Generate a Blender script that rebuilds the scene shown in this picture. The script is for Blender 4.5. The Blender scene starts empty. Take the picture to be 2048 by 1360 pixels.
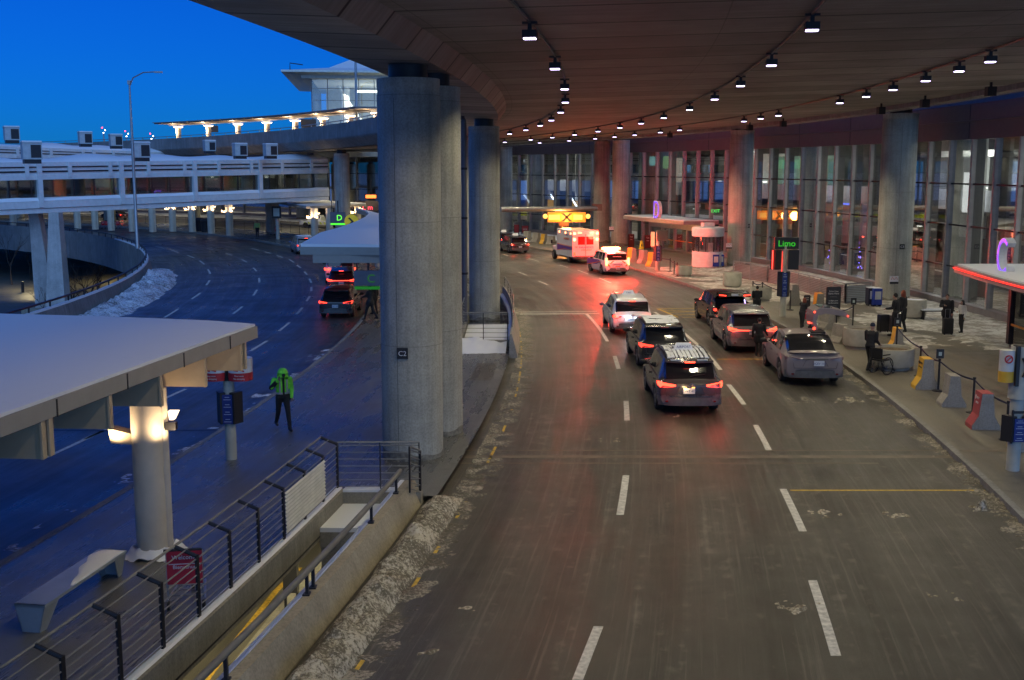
import bpy, bmesh, math, random
import numpy as np
from mathutils import Vector, Matrix, noise
rnd = random.Random(7)
sc = bpy.context.scene
C = sc.collection
R = math.radians
# ---------------------------------------------------------------- camera
FPX, CH, HZ = 2275.0, 7.3, 335.0          # focal length in photo pixels, eye height, horizon row
PITCH = math.atan((680 - HZ) / FPX)
cd = bpy.data.cameras.new('camera')
cam = bpy.data.objects.new('camera', cd); C.objects.link(cam)
cam.location = (0, 0, CH); cam.rotation_euler = (math.pi/2 - PITCH, 0, 0)
cd.sensor_width = 36; cd.lens = FPX / 2048 * 36
cd.clip_end = 6000; cd.clip_start = 0.1
cd.dof.use_dof = True; cd.dof.focus_distance = 42; cd.dof.aperture_fstop = 8.0
sc.camera = cam
# ---------------------------------------------------------------- dusk sky
w = bpy.data.worlds.new('World'); sc.world = w; w.use_nodes = True
nt = w.node_tree; nt.nodes.clear()
sky = nt.nodes.new('ShaderNodeTexSky'); sky.sky_type = 'NISHITA'; sky.sun_disc = False
sky.sun_elevation = R(12); sky.sun_rotation = R(150); sky.altitude = 100
sky.air_density = 1.0; sky.dust_density = 0.0; sky.ozone_density = 5.0
mx = nt.nodes.new('ShaderNodeMix'); mx.data_type = 'RGBA'; mx.blend_type = 'MULTIPLY'
mx.inputs[0].default_value = 1.0; mx.inputs[7].default_value = (0.015, 0.40, 1.45, 1)
bg = nt.nodes.new('ShaderNodeBackground'); bg.inputs[1].default_value = 0.068
out = nt.nodes.new('ShaderNodeOutputWorld')
nt.links.new(sky.outputs[0], mx.inputs[6]); nt.links.new(mx.outputs[2], bg.inputs[0]); nt.links.new(bg.outputs[0], out.inputs[0])
sl = bpy.data.lights.new('dusk_sky_fill', 'SUN'); sl.energy = 1.7; sl.angle = R(75); sl.color = (.32, .60, 1.0)  # added soft fill standing in for the dusk sky glow, no sun is up
so_ = bpy.data.objects.new('dusk_sky_fill', sl); C.objects.link(so_); so_.rotation_euler = (R(56), 0, R(16))
sc.view_settings.view_transform = 'Standard'; sc.view_settings.look = 'None'
sc.view_settings.exposure = 0.0; sc.view_settings.gamma = 1.0
sc.cycles.max_bounces = 6; sc.cycles.diffuse_bounces = 3; sc.cycles.glossy_bounces = 3
sc.cycles.transparent_max_bounces = 12; sc.cycles.caustics_reflective = False; sc.cycles.caustics_refractive = False
sc.cycles.sample_clamp_indirect = 4.0
# ---------------------------------------------------------------- measuring helpers
def ray(u, v):
    x = (u-1024)/FPX; y = -(v-680)/FPX
    return Vector((x, math.cos(PITCH)+y*math.sin(PITCH), -math.sin(PITCH)+y*math.cos(PITCH)))
def at(u, v, z=0.0):            # the point of height z seen at photo pixel (u, v)
    r = ray(u, v); t = (z-CH)/r.z
    return Vector((r.x*t, r.y*t, z))
def atY(u, v, Y):               # the point at depth Y seen at photo pixel (u, v)
    r = ray(u, v); t = Y/r.y
    return Vector((r.x*t, Y, CH+r.z*t))
CX, CY, RB = -127.0, 50.0, 127.0     # the curb lines are arcs about this centre
def W(s, o, z=0.0):             # road coordinates: s along the road, o across it
    if s < 50: return Vector((o-(50-s)**2/400.0, s, z))
    a = (s-50)/131.0
    return Vector((CX+(RB+o)*math.cos(a), CY+(RB+o)*math.sin(a), z))
def head(s):                    # heading of the road at s, as rotation about z
    return -math.atan((50-s)/200.0) if s < 50 else (s-50)/131.0
def SO(p):
    if p.y < 50: return p.y, p.x+(50-p.y)**2/400.0
    return 50+math.atan2(p.y-CY, p.x-CX)*131.0, math.hypot(p.x-CX, p.y-CY)-RB
def ZC(s, o):                   # height of the upper deck's soffit
    return 10.3+0.03*(o-7.8)-0.009*(min(s, 230)-38)
# ---------------------------------------------------------------- object helpers
def tag(o, label=None, cat=None, group=None, kind=None):
    if label: o['label'] = label
    if cat: o['category'] = cat
    if group: o['group'] = group
    if kind: o['kind'] = kind
    return o
def thing(name, label, cat, loc=(0,0,0), rz=0.0, group=None, k=1.0):
    o = bpy.data.objects.new(name, None); C.objects.link(o)
    o.location = loc; o.rotation_euler = (0,0,rz); o.scale = (k,k,k); o.empty_display_size = .2
    return tag(o, label, cat, group)
class MB:
    def __init__(self): self.v=[]; self.f=[]; self.m=[]; self.uv=None; self.cur=0
    def vs(self, pts):
        n=len(self.v); self.v += [tuple(p) for p in pts]; return n
    def face(self, idx, m=None): self.f.append(tuple(idx)); self.m.append(self.cur if m is None else m)
    def box(self, c, s, rz=0.0, m=None, rx=0.0, ry=0.0):
        M_ = Matrix.Translation(Vector(c)) @ Matrix.Rotation(rz,4,'Z') @ Matrix.Rotation(ry,4,'Y') @ Matrix.Rotation(rx,4,'X')
        x,y,z=[q/2 for q in s]
        n=self.vs([M_ @ Vector(p) for p in [(-x,-y,-z),(x,-y,-z),(x,y,-z),(-x,y,-z),(-x,-y,z),(x,-y,z),(x,y,z),(-x,y,z)]])
        for q in [(0,3,2,1),(4,5,6,7),(0,1,5,4),(1,2,6,5),(2,3,7,6),(3,0,4,7)]: self.face([n+i for i in q], m)
        return self
    def rings(self, rs, close=True, cap=True, m=None):
        k=len(rs[0]); n=self.vs([p for r in rs for p in r])
        for i in range(len(rs)-1):
            for j in range(k if close else k-1):
                a=n+i*k+j; b=n+i*k+(j+1)%k
                self.face((a,b,b+k,a+k), m)
        if cap:
            self.face([n+j for j in range(k)][::-1], m); self.face([n+(len(rs)-1)*k+j for j in range(k)], m)
        return self
    def tube(self, pts, r, seg=8, m=None, cap=True):
        pts=[Vector(p) for p in pts]; rs=[]
        rr = r if isinstance(r,(list,tuple)) else [r]*len(pts)
        for i,p in enumerate(pts):
            d=(pts[min(i+1,len(pts)-1)]-pts[max(i-1,0)])
            if d.length<1e-6: d=Vector((0,0,1))
            d.normalize(); up=Vector((0,0,1)) if abs(d.z)<.95 else Vector((0,1,0))
            a=d.cross(up).normalized(); b=a.cross(d)
            rs.append([p+(a*math.cos(t)+b*math.sin(t))*rr[i] for t in [2*math.pi*j/seg for j in range(seg)]])
        return self.rings(rs, True, cap, m)
    def lathe(self, prof, c=(0,0,0), seg=24, m=None, cap=True):
        c=Vector(c); rs=[[c+Vector((r*math.cos(2*math.pi*j/seg), r*math.sin(2*math.pi*j/seg), z)) for j in range(seg)] for r,z in prof]
        return self.rings(rs, True, cap, m)
    def prism(self, poly, z0, z1, m=None):
        return self.rings([[Vector((p[0],p[1],z0)) for p in poly],[Vector((p[0],p[1],z1)) for p in poly]], True, True, m)
    def extr(self, poly, d, m=None):            # poly of 3-D points extruded by vector d
        d=Vector(d); return self.rings([[Vector(p) for p in poly],[Vector(p)+d for p in poly]], True, True, m)
    def quad(self, a,b,c,d, m=None): n=self.vs([a,b,c,d]); self.face((n,n+1,n+2,n+3), m); return self
    def sphere(self, c, r, seg=12, m=None):
        c=Vector(c); r = r if isinstance(r,(tuple,list)) else (r,r,r); rs=[]
        for i in range(seg//2+1):
            t=math.pi*max(.02,min(seg/2-.02,i))/(seg/2)
            rs.append([c+Vector((r[0]*math.sin(t)*math.cos(a), r[1]*math.sin(t)*math.sin(a), -r[2]*math.cos(t))) for a in [2*math.pi*j/seg for j in range(seg)]])
        return self.rings(rs, True, True, m)
    def build(self, name, mats, parent=None, smooth=False, fix=True):
        me=bpy.data.meshes.new(name); me.from_pydata(self.v, [], self.f)
        mats = mats if isinstance(mats,(list,tuple)) else [mats]
        for q in mats: me.materials.append(q)
        me.polygons.foreach_set('material_index', self.m)
        if self.uv:
            l=me.uv_layers.new(name='st')
            for lp in me.loops: l.data[lp.index].uv=self.uv[lp.vertex_index]
        if fix:
            bm=bmesh.new(); bm.from_mesh(me); bmesh.ops.recalc_face_normals(bm, faces=bm.faces); bm.to_mesh(me); bm.free()
        if smooth:
            me.shade_smooth()
            try: me.set_sharp_from_angle(angle=R(38))
            except Exception: pass
        o=bpy.data.objects.new(name, me); C.objects.link(o); o.parent=parent
        return o
def dup(root, loc, rz=None, label=None, group=None):
    def cp(o, par):
        c=o.copy(); C.objects.link(c); c.parent=par
        for ch in list(o.children): cp(ch, c)
        return c
    r=cp(root, None); r.location=loc
    if rz is not None: r.rotation_euler=(0,0,rz)
    if label: r['label']=label
    if group: r['group']=group
    return r
def strip(name, s0, s1, ol, zf, mat, ds=1.0, parent=None, flip=False):
    b=MB(); n=max(1,int(math.ceil((s1-s0)/ds))); b.uv=[]
    for i in range(n+1):
        s=s0+(s1-s0)*i/n
        for o in ol:
            b.v.append(tuple(W(s,o,zf(s,o) if callable(zf) else zf))); b.uv.append((s,o))
    k=len(ol)
    for i in range(n):
        for j in range(k-1):
            a=i*k+j; q=(a,a+1,a+k+1,a+k)
            b.face(q[::-1] if flip else q)
    return b.build(name, mat, parent, fix=False)
def sweep(name, s0, s1, prof, mat, ds=1.5, parent=None, smooth=False, b=None, zf=None, zb=0.0, closed=True):
    own = b is None; b=b or MB()
    n=max(1,int(math.ceil((s1-s0)/ds))); rs=[]
    for i in range(n+1):
        s=s0+(s1-s0)*i/n; dz=(zf(s) if zf else 0)+zb
        rs.append([W(s,o,z+dz) for o,z in prof])
    base=len(b.v); b.rings(rs, closed, closed)
    if own and b.uv is None:
        b.uv=[(s0+(s1-s0)*i/n, o+z) for i in range(n+1) for o,z in prof]
    return b.build(name, mat, parent, smooth) if own else b
# ---------------------------------------------------------------- materials
MATS={}
def new_mat(name):
    m=bpy.data.materials.new(name); m.use_nodes=True
    return m, m.node_tree, m.node_tree.nodes['Principled BSDF']
def N(nt, t, **kw):
    n=nt.nodes.new(t)
    for k,v in kw.items(): setattr(n,k,v)
    return n
def coords(nt, kind, sc3=(1,1,1)):
    tc=N(nt,'ShaderNodeTexCoord'); mp=N(nt,'ShaderNodeMapping'); mp.inputs['Scale'].default_value=sc3
    nt.links.new(tc.outputs[kind], mp.inputs[0]); return mp.outputs[0]
def noise_n(nt, vec, scale, detail=6, rough=.6):
    n=N(nt,'ShaderNodeTexNoise'); n.inputs['Scale'].default_value=scale; n.inputs['Detail'].default_value=detail; n.inputs['Roughness'].default_value=rough
    nt.links.new(vec, n.inputs['Vector']); return n.outputs['Fac']
def ramp(nt, fac, stops):
    r=N(nt,'ShaderNodeValToRGB'); e=r.color_ramp.elements
    while len(e)<len(stops): e.new(.5)
    for i,(p,c) in enumerate(stops): e[i].position=p; e[i].color=(c,c,c,1) if isinstance(c,(int,float)) else (*c,1)
    nt.links.new(fac, r.inputs[0]); return r.outputs[0]
def mixc(nt, fac, a, b, mode='MIX'):
    m=N(nt,'ShaderNodeMix',data_type='RGBA',blend_type=mode)
    for i,x in ((0,fac),(6,a),(7,b)):
        if isinstance(x,(int,float)): m.inputs[i].default_value=x
        elif isinstance(x,tuple): m.inputs[i].default_value=(*x,1)
        else: nt.links.new(x, m.inputs[i])
    return m.outputs[2]
def bump(nt, bs, h, strength=.3, dist=.05):
    b=N(nt,'ShaderNodeBump'); b.inputs['Strength'].default_value=strength; b.inputs['Distance'].default_value=dist
    nt.links.new(h, b.inputs['Height']); nt.links.new(b.outputs[0], bs.inputs['Normal'])
def M(name, col, rough=.6, metal=0.0, var=.12, scale=3.0, bmp=0.0, bscale=40, emit=None, es=0.0, coat=0.0):
    if name in MATS: return MATS[name]
    m,nt,bs=new_mat(name); vec=coords(nt,'Object')
    f=noise_n(nt,vec,scale)
    c=mixc(nt, ramp(nt,f,[(.3,0.0),(.7,1.0)]), tuple(max(0,x*(1-var)) for x in col), tuple(min(1,x*(1+var)) for x in col))
    nt.links.new(c, bs.inputs['Base Color'])
    bs.inputs['Roughness'].default_value=rough; bs.inputs['Metallic'].default_value=metal
    if coat: bs.inputs['Coat Weight'].default_value=coat; bs.inputs['Coat Roughness'].default_value=.06
    if bmp: bump(nt,bs,noise_n(nt,vec,bscale),bmp)
    if emit: bs.inputs['Emission Color'].default_value=(*emit,1); bs.inputs['Emission Strength'].default_value=es
    MATS[name]=m; return m
def EM(name, col, es, base=(.05,.05,.05)):
    return M(name, base, rough=.3, emit=col, es=es, var=.02)
def dirty_paint(name, col, dirt=(.16,.15,.145), top=.75, rough=.22):
    m,nt,bs=new_mat(name); vec=coords(nt,'Object'); sx=N(nt,'ShaderNodeSeparateXYZ'); nt.links.new(vec,sx.inputs[0])
    f=noise_n(nt,vec,3.5); a=N(nt,'ShaderNodeMath',operation='MULTIPLY_ADD'); nt.links.new(f,a.inputs[0]); a.inputs[1].default_value=.7; 
    nt.links.new(sx.outputs[2],a.inputs[2])
    k=ramp(nt,a.outputs[0],[(max(0,top-.35)+.2,1.0),(top+.35,0.0)])
    k2=mixc(nt,.75,(0,0,0),k)
    nt.links.new(mixc(nt,k2,col,dirt), bs.inputs['Base Color'])
    nt.links.new(ramp(nt,k,[(0,rough),(1,.7)]), bs.inputs['Roughness'])
    bs.inputs['Coat Weight'].default_value=.6; bs.inputs['Coat Roughness'].default_value=.1
    return m
def asphalt(name, base, wet, rough0, rough1, blotch, salt=.0, tracks=0.0):
    m,nt,bs=new_mat(name)
    v1=coords(nt,'UV',(.05,1.1,1)); v3=coords(nt,'UV',(.10,6.0,1)); v2=coords(nt,'UV')
    streak=noise_n(nt,v1,2.2,8,.65); big=noise_n(nt,v2,.35,5); fine=noise_n(nt,v2,60,3,.7); med=noise_n(nt,v2,2.5,6,.6); hair=noise_n(nt,v3,1.6,7,.7)
    c=mixc(nt, ramp(nt,streak,[(.32,0.0),(.68,1.0)]), tuple(x*.5 for x in base), tuple(x*1.4 for x in base))
    c=mixc(nt, ramp(nt,big,[(.35,0.0),(.65,.6)]), c, blotch)
    if tracks:
        sx=N(nt,'ShaderNodeSeparateXYZ'); nt.links.new(v2,sx.inputs[0])
        ad=N(nt,'ShaderNodeMath',operation='MULTIPLY_ADD'); nt.links.new(streak,ad.inputs[0]); ad.inputs[1].default_value=.7; nt.links.new(sx.outputs[1],ad.inputs[2])
        pp=N(nt,'ShaderNodeMath',operation='PINGPONG'); nt.links.new(ad.outputs[0],pp.inputs[0]); pp.inputs[1].default_value=.9
        c=mixc(nt, ramp(nt,pp.outputs[0],[(0.1,1-tracks),(.55,1.0)]), (0,0,0), c)
    c=mixc(nt, ramp(nt,fine,[(.3,.40),(.72,1.0)]), (0,0,0), c)
    c=mixc(nt, ramp(nt,fine,[(.70,0.0),(.76,.35)]), c, (.3,.28,.25))
    if salt:
        c=mixc(nt, ramp(nt,hair,[(.53,0.0),(.75,salt)]), c, (.34,.31,.26))
        c=mixc(nt, ramp(nt,mixc(nt,.5,med,streak),[(.55,0.0),(.66,salt)]), c, (.30,.27,.22))
        c=mixc(nt, ramp(nt,mixc(nt,.4,med,big),[(.36,.55),(.46,0.0)]), c, tuple(x*.35 for x in base))
    nt.links.new(c, bs.inputs['Base Color'])
    nt.links.new(ramp(nt,mixc(nt,.5,big,streak),[(.4,rough0),(.62,rough1)]), bs.inputs['Roughness'])
    bs.inputs['Specular IOR Level'].default_value=wet
    bump(nt,bs,fine,.5,.012)
    return m
def concrete(name, col, coord='Object', stain=.45, form=True, rough=.75, sc_=1.0):
    m,nt,bs=new_mat(name); v=coords(nt,coord); vs=coords(nt,coord,(6,6,.35))
    f1=noise_n(nt,v,.9*sc_,8,.6); f2=noise_n(nt,vs,1.0,6,.6); f3=noise_n(nt,v,22,5)
    c=mixc(nt, ramp(nt,f1,[(.3,0.0),(.7,1.0)]), tuple(x*.7 for x in col), tuple(x*1.12 for x in col))
    c=mixc(nt, ramp(nt,f2,[(.42,0.0),(.72,stain)]), c, tuple(x*.42 for x in col))
    c=mixc(nt, ramp(nt,f3,[(.3,.7),(.6,1.0)]), (0,0,0), c)
    if form:
        sx=N(nt,'ShaderNodeSeparateXYZ'); nt.links.new(v,sx.inputs[0])
        md=N(nt,'ShaderNodeMath',operation='PINGPONG'); nt.links.new(sx.outputs[2],md.inputs[0]); md.inputs[1].default_value=1.5
        c=mixc(nt, ramp(nt,md.outputs[0],[(0.0,.55),(.012,1.0)]), (0,0,0), c)
    nt.links.new(c, bs.inputs['Base Color']); bs.inputs['Roughness'].default_value=rough
    bump(nt,bs,f3,.25,.01)
    return m
def soffit_mat():
    m,nt,bs=new_mat('soffit_concrete'); v=coords(nt,'UV'); v1=coords(nt,'UV',(3.0,.25,1))
    sx=N(nt,'ShaderNodeSeparateXYZ'); nt.links.new(v,sx.inputs[0])
    f1=noise_n(nt,v,.5,8); f2=noise_n(nt,v1,1.6,6); f3=noise_n(nt,v,9,5)
    c=mixc(nt, ramp(nt,f1,[(.3,0.0),(.7,1.0)]), (.22,.205,.18), (.40,.37,.325))
    c=mixc(nt, ramp(nt,f2,[(.4,0.0),(.7,.6)]), c, (.17,.15,.125))
    fl=N(nt,'ShaderNodeMath',operation='MULTIPLY'); nt.links.new(sx.outputs[0],fl.inputs[0]); fl.inputs[1].default_value=1/2.45
    fr=N(nt,'ShaderNodeMath',operation='FLOOR'); nt.links.new(fl.outputs[0],fr.inputs[0])
    wn=N(nt,'ShaderNodeTexWhiteNoise',noise_dimensions='1D'); nt.links.new(fr.outputs[0],wn.inputs['W'])
    c=mixc(nt, ramp(nt,wn.outputs[0],[(0,.62),(1,1.0)]), (0,0,0), c)
    pp=N(nt,'ShaderNodeMath',operation='PINGPONG'); nt.links.new(sx.outputs[0],pp.inputs[0]); pp.inputs[1].default_value=1.225
    c=mixc(nt, ramp(nt,pp.outputs[0],[(0.0,.06),(.045,.12),(.075,1.0)]), (0,0,0), c)
    pq=N(nt,'ShaderNodeMath',operation='PINGPONG'); nt.links.new(sx.outputs[1],pq.inputs[0]); pq.inputs[1].default_value=3.05
    c=mixc(nt, ramp(nt,pq.outputs[0],[(0.0,.45),(.02,1.0)]), (0,0,0), c)
    nt.links.new(c, bs.inputs['Base Color']); bs.inputs['Roughness'].default_value=.7
    bump(nt,bs,f3,.3,.02)
    return m
def glass(name, tint, refl=.12, rough=.02):
    m,nt,bs=new_mat(name); nt.nodes.remove(bs)
    o=nt.nodes['Material Output']; tr=N(nt,'ShaderNodeBsdfTransparent'); gl=N(nt,'ShaderNodeBsdfGlossy'); mxs=N(nt,'ShaderNodeMixShader')
    tr.inputs[0].default_value=(*tint,1); gl.inputs['Roughness'].default_value=rough
    lw=N(nt,'ShaderNodeLayerWeight'); lw.inputs[0].default_value=.35
    f=ramp(nt,lw.outputs['Fresnel'],[(0,refl),(.9,.85)])
    nt.links.new(f,mxs.inputs[0]); nt.links.new(tr.outputs[0],mxs.inputs[1]); nt.links.new(gl.outputs[0],mxs.inputs[2]); nt.links.new(mxs.outputs[0],o.inputs[0])
    return m
def snow_mat(name, dirt, amount, scale=6.0, clean=(.82,.83,.86)):
    m,nt,bs=new_mat(name); v=coords(nt,'Object')
    f=noise_n(nt,v,scale,10,.75); f2=noise_n(nt,v,1.2,5)
    g=N(nt,'ShaderNodeMath',operation='MULTIPLY_ADD'); nt.links.new(f2,g.inputs[0]); g.inputs[1].default_value=.5; nt.links.new(f,g.inputs[2])
    c_=.75+(.5-amount)*.42; k=ramp(nt,g.outputs[0],[(c_-.05,0.0),(c_+.07,1.0)])
    nt.links.new(mixc(nt,k,clean,dirt), bs.inputs['Base Color'])
    bs.inputs['Roughness'].default_value=.6; bump(nt,bs,f,.35,.05)
    return m
asph=asphalt('road_asphalt',(.082,.074,.058),.6,.30,.60,(.088,.078,.062),.38,.35)
asphL=asphalt('wet_road_asphalt',(.085,.088,.092),.7,.26,.55,(.11,.112,.115),.22,.3)
pave=asphalt('wet_pavement',(.15,.15,.145),.7,.14,.50,(.22,.215,.205),.12)
paveR=asphalt('right_pavement',(.20,.18,.145),.5,.38,.65,(.28,.25,.205),.12)
conc=concrete('column_concrete',(.47,.455,.39),stain=.5); conc2=concrete('wall_concrete',(.33,.31,.26),form=False)
concS=concrete('barrier_concrete',(.42,.39,.34),form=False,stain=.35)
fascia=concrete('fascia_concrete',(.30,.30,.29),form=False,stain=.6)
soff=soffit_mat()
snow=snow_mat('clean_snow',(.76,.77,.80),.05,1.5); dsnow=snow_mat('dirty_snow',(.12,.10,.065),.56,15,(.54,.49,.38)); slush=snow_mat('brown_slush',(.09,.078,.058),.62,16,(.36,.32,.26)); msnow=snow_mat('trodden_snow',(.30,.27,.22),.55,3,(.62,.60,.56))
bsnow=snow_mat('roadside_snow',(.16,.155,.16),.47,11,(.74,.76,.82))
white=M('road_paint_white',(.62,.60,.55),.6,var=.35,scale=9); yellow=M('road_paint_yellow',(.62,.40,.05),.6,var=.4,scale=12); joint=M('joint_steel',(.16,.13,.10),.5,metal=.2,var=.3)
dk=M('dark_metal',(.035,.035,.04),.45,metal=.6); steel=M('brushed_steel',(.42,.42,.43),.35,metal=.9); galv=M('galvanised_steel',(.34,.35,.36),.45,metal=.7)
blk=M('black_plastic',(.02,.02,.022),.5); wht=M('white_panel',(.72,.73,.75),.5); alu=M('aluminium_fin',(.36,.345,.335),.45,metal=.3)
plum=M('plum_cladding',(.105,.078,.078),.45,var=.1); gls=glass('facade_glass',(.88,.93,.91),.18); gdk=M('dark_glass',(.012,.013,.016),.06,var=.02,coat=.5)
lampf=EM('lamp_lens',(.70,.60,1.0),9); warm=EM('warm_lens',(1.0,.72,.45),3)
# ================================================================ SETTING
ST='structure'
def st(o): return tag(o, kind=ST)
g=MB(); q=[(-2500,-400),(2500,-400),(2500,4000),(-2500,4000)]
g.quad(*[(x,y,-5.3) for x,y in q]); ground=st(g.build('ground', snow_mat('field_snow',(.30,.30,.32),.18,.8)))
st(strip('main_road', -12, 245, [-0.3,2,4,6,8,10,12.5], 0.0, asph, 2.0))
st(strip('left_road', -12, 245, [-21.2,-18,-15,-12,-9,-7.0], 0.0, asphL, 2.0))
st(strip('walkway', -12, 245, [-7.0,-5,-3.5,-2.25], 0.15, pave, 2.0))
st(strip('walkway', 24.25, 45.3, [-2.25,-1,0.0], 0.15, pave, 2.0))
st(strip('walkway', 62, 245, [-2.25,-1,0.25], 0.15, pave, 2.0))
st(strip('right_pavement', -12, 245, [12.55,15,18,21,23.6], 0.15, paveR, 2.0))
kerbm=concrete('kerb_concrete',(.30,.29,.27),form=False)
st(sweep('kerb', -12, 245, [(-7.16,-.2),(-7.0,-.2),(-7.0,.158),(-7.16,.154)], kerbm))
st(sweep('kerb', -12, 245, [(12.4,-.2),(12.56,-.2),(12.56,.158),(12.4,.154)], kerbm))
st(sweep('kerb', 62, 245, [(0.1,-.2),(0.26,-.2),(0.26,.156),(0.1,.158)], kerbm))
# road deck body under the surfaces
st(sweep('road_deck', -12, 245, [(-21.2,-.30),(-21.2,-.012),(-2.42,-.012),(-2.42,-.30)], conc2))
st(sweep('road_deck', 24.3, 45.2, [(-2.26,-1.5),(-2.26,-.012),(-.32,-.012),(-.32,-1.5)], conc2))
st(sweep('road_deck', 62, 245, [(-2.26,-1.5),(-2.26,-.012),(-.32,-.012),(-.32,-1.5)], conc2))
st(sweep('road_deck', -12, 245, [(-.31,-1.5),(-.31,-.012),(24,-.012),(24,-1.5)], conc2))
# lower level seen through the stair opening
lowf=asphalt('lower_floor',(.16,.15,.12),.5,.4,.7,(.25,.23,.18))
st(strip('lower_road', -12, 60, [-14,-8,-4,0,4], -5.28, lowf, 2.0))
st(strip('lower_road', 62, 240, [-60,-45,-30,-22,-10,4], -5.28, lowf, 3.0))
# ---- markings
def mark(name, segs, m=white, w_=.12, z=.004):
    b=MB(); b.uv=None
    for (s0,o0,s1,o1) in segs:
        n=max(1,int(abs(s1-s0)/1.0)); pl=[]
        for i in range(n+1):
            t=i/n; s=s0+(s1-s0)*t; o=o0+(o1-o0)*t
            if abs(s1-s0)>abs(o1-o0): pl.append((W(s,o-w_/2,z),W(s,o+w_/2,z)))
            else: pl.append((W(s-w_/2,o,z),W(s+w_/2,o,z)))
        k=b.vs([p for a in pl for p in a])
        for i in range(n): b.face((k+2*i,k+2*i+1,k+2*i+3,k+2*i+2))
    return st(b.build(name, m))
def dash(pxs, name='lane_dashes', m=white, w_=.13):
    sg=[]
    for (a,b_,c,d) in pxs:
        s0,o0=SO(at(a,b_)); s1,o1=SO(at(c,d)); sg.append((s0,o0,s1,o1))
    return mark(name, sg, m, w_)
dash([(1155,1360,1197,1253),(1240,1030,1252,951),(1254,841,1252,802),(1237,738,1229,712)], w_=.16)
dash([(1215,683,1172,627)], w_=.15)
dash([(1672,1312,1625,1161),(1606,1063,1566,978),(1538,901,1511,850),(1488,809,1457,769),(1441,740,1413,706)], w_=.16)
dash([(1398,692,1360,660),(1360,660,1309,624)], w_=.15)
dash([(1078,523,1057,517),(1136,535,1119,530),(1176,548,1155,540),(1222,566,1198,556),(1055,551,1036,544),(1096,570,1077,562),(1016,512,1006,508)])
z2=lambda l:[(a*.371,380+b*.371,c*.371,380+d*.371) for a,b,c,d in l]
dash(z2([(885,688,963,640),(1033,588,1080,555),(1112,513,1130,487),(1133,452,1120,427),(1102,401,1075,381),(1048,367,1010,352),(962,338,922,323),(885,315,840,303)]))
dash(z2([(1255,668,1307,628),(1365,569,1385,538),(1398,499,1396,474),(1382,438,1365,419),(1330,389,1303,375),(1250,352,1217,342),(1150,322,1115,315)]))
dash(z2([(1350,868,1440,813),(1505,760,1560,714),(1598,670,1630,634),(1652,600,1670,572),(1678,545,1678,523),(1677,500,1668,478),(1655,457,1640,440),(1622,420,1600,405),(1585,391,1558,374),(1525,365,1492,353),(1460,342,1427,333),(1398,325,1355,315),(875,1130,1003,1072),(450,1345,583,1287)])+[(88,917,210,860)])
dash([(1207,657,1240,659)],w_=.16)
mark('stop_line',[(57.0,.6,57.0,4.6)],white,.22); mark('stop_line',[(57.9,.6,57.9,4.6)],white,.16)
mark('stop_line',[(70.2,-.1,70.2,11.8)],joint,.30)
mark('edge_line',[(a_,.64,c_,.64) for a_,c_ in ((14,16.2),(18.9,19.6),(20.9,21.5),(23.1,24.3),(27.6,29.3),(31,31.8),(33.4,34.0))],yellow,.07,.006)
mark('edge_line',[(35,.62,56,.25)],yellow,.06,.006)
mark('edge_line',[(72,.25,150,.4)],yellow,.12,.006)
mark('bay_line',[(25.2,7.9,25.2,12.35)],yellow,.10); mark('bay_line',[(43.2,8.0,43.2,12.3)],yellow,.10)
mark('bay_hatching',[(58.8,8.0,58.8,12.2),(56.2,8.3,57.0,12.2),(55.4,8.5,55.4,12.2),(55.4,8.3,58.8,7.9)],yellow,.11)
mark('bay_hatching',[(57.2,8.1,58.2,12.2),(58.2,8.1,56.0,12.2)],yellow,.09,.008)
for s_,o0,o1,w_ in ((27.6,-.2,10.4,.10),(28.25,-.2,12.4,.28),(28.9,-.2,12.4,.10),(58.4,.6,7.8,.10)):
    mark('expansion_joint',[(s_,o0,s_,o1)],joint,w_,.006)
mark('expansion_joint',[(28.25,12.6,28.25,23)],joint,.22,.157); mark('expansion_joint',[(31.2,-20.8,31.2,-7.2)],dk,.12,.006); mark('expansion_joint',[(77,-20.8,77,-7.2)],joint,.16,.006)
b=MB()
for i in range(22):
    s=38.0+i*.16
    for o in (-1.15,-.25): pass
    b.quad(W(s,-1.1,.156),W(s,-.35,.156),W(s+.07,-.35,.156),W(s+.07,-1.1,.156))
st(b.build('tactile_paving', joint))
# ---- snow
def snowfield(name, mat, s0,s1,o0,o1, hf, step=.18, base=0.15):
    b=MB(); idx={}; ns=int((s1-s0)/step); no=max(2,int((o1-o0)/step))
    H={}
    for i in range(ns+1):
        for j in range(no+1):
            s=s0+(s1-s0)*i/ns; o=o0+(o1-o0)*j/no
            H[i,j]=(s,o,hf(s,o,(o-o0)/(o1-o0)))
    for i in range(ns):
        for j in range(no):
            k=[(i,j),(i,j+1),(i+1,j+1),(i+1,j)]
            if max(H[t][2] for t in k)<=0: continue
            for t in k:
                if t not in idx:
                    s,o,h=H[t]; idx[t]=len(b.v); b.v.append(tuple(W(s,o,base+max(h,-.01))))
            b.face([idx[t] for t in k])
    return b.build(name, mat, None, True, fix=False)
nz=lambda s,o,f,seed=0: noise.fractal(Vector((s*f,o*f,seed)),.9,2.1,5)
def ridge(h, wob=.5):
    def f(s,o,t):
        e=math.sin(math.pi*min(1,max(0,t)))**.7
        return h*e*(1+wob*nz(s,o,1.6))+.05*nz(s,o,7)*e+.03*nz(s,o,16)*e-.03
    return f
tag(snowfield('snow_bank',dsnow,8,24.6,-.22,.56,lambda s,o,t:(ridge(.33,.45)(s,o,t)+.05*nz(s,o,4.5,8))*min(1,(24.6-s)*1.2),.06,0.0),'dirty ploughed snow ridge along the stair opening wall','snow bank',kind='stuff')
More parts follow.
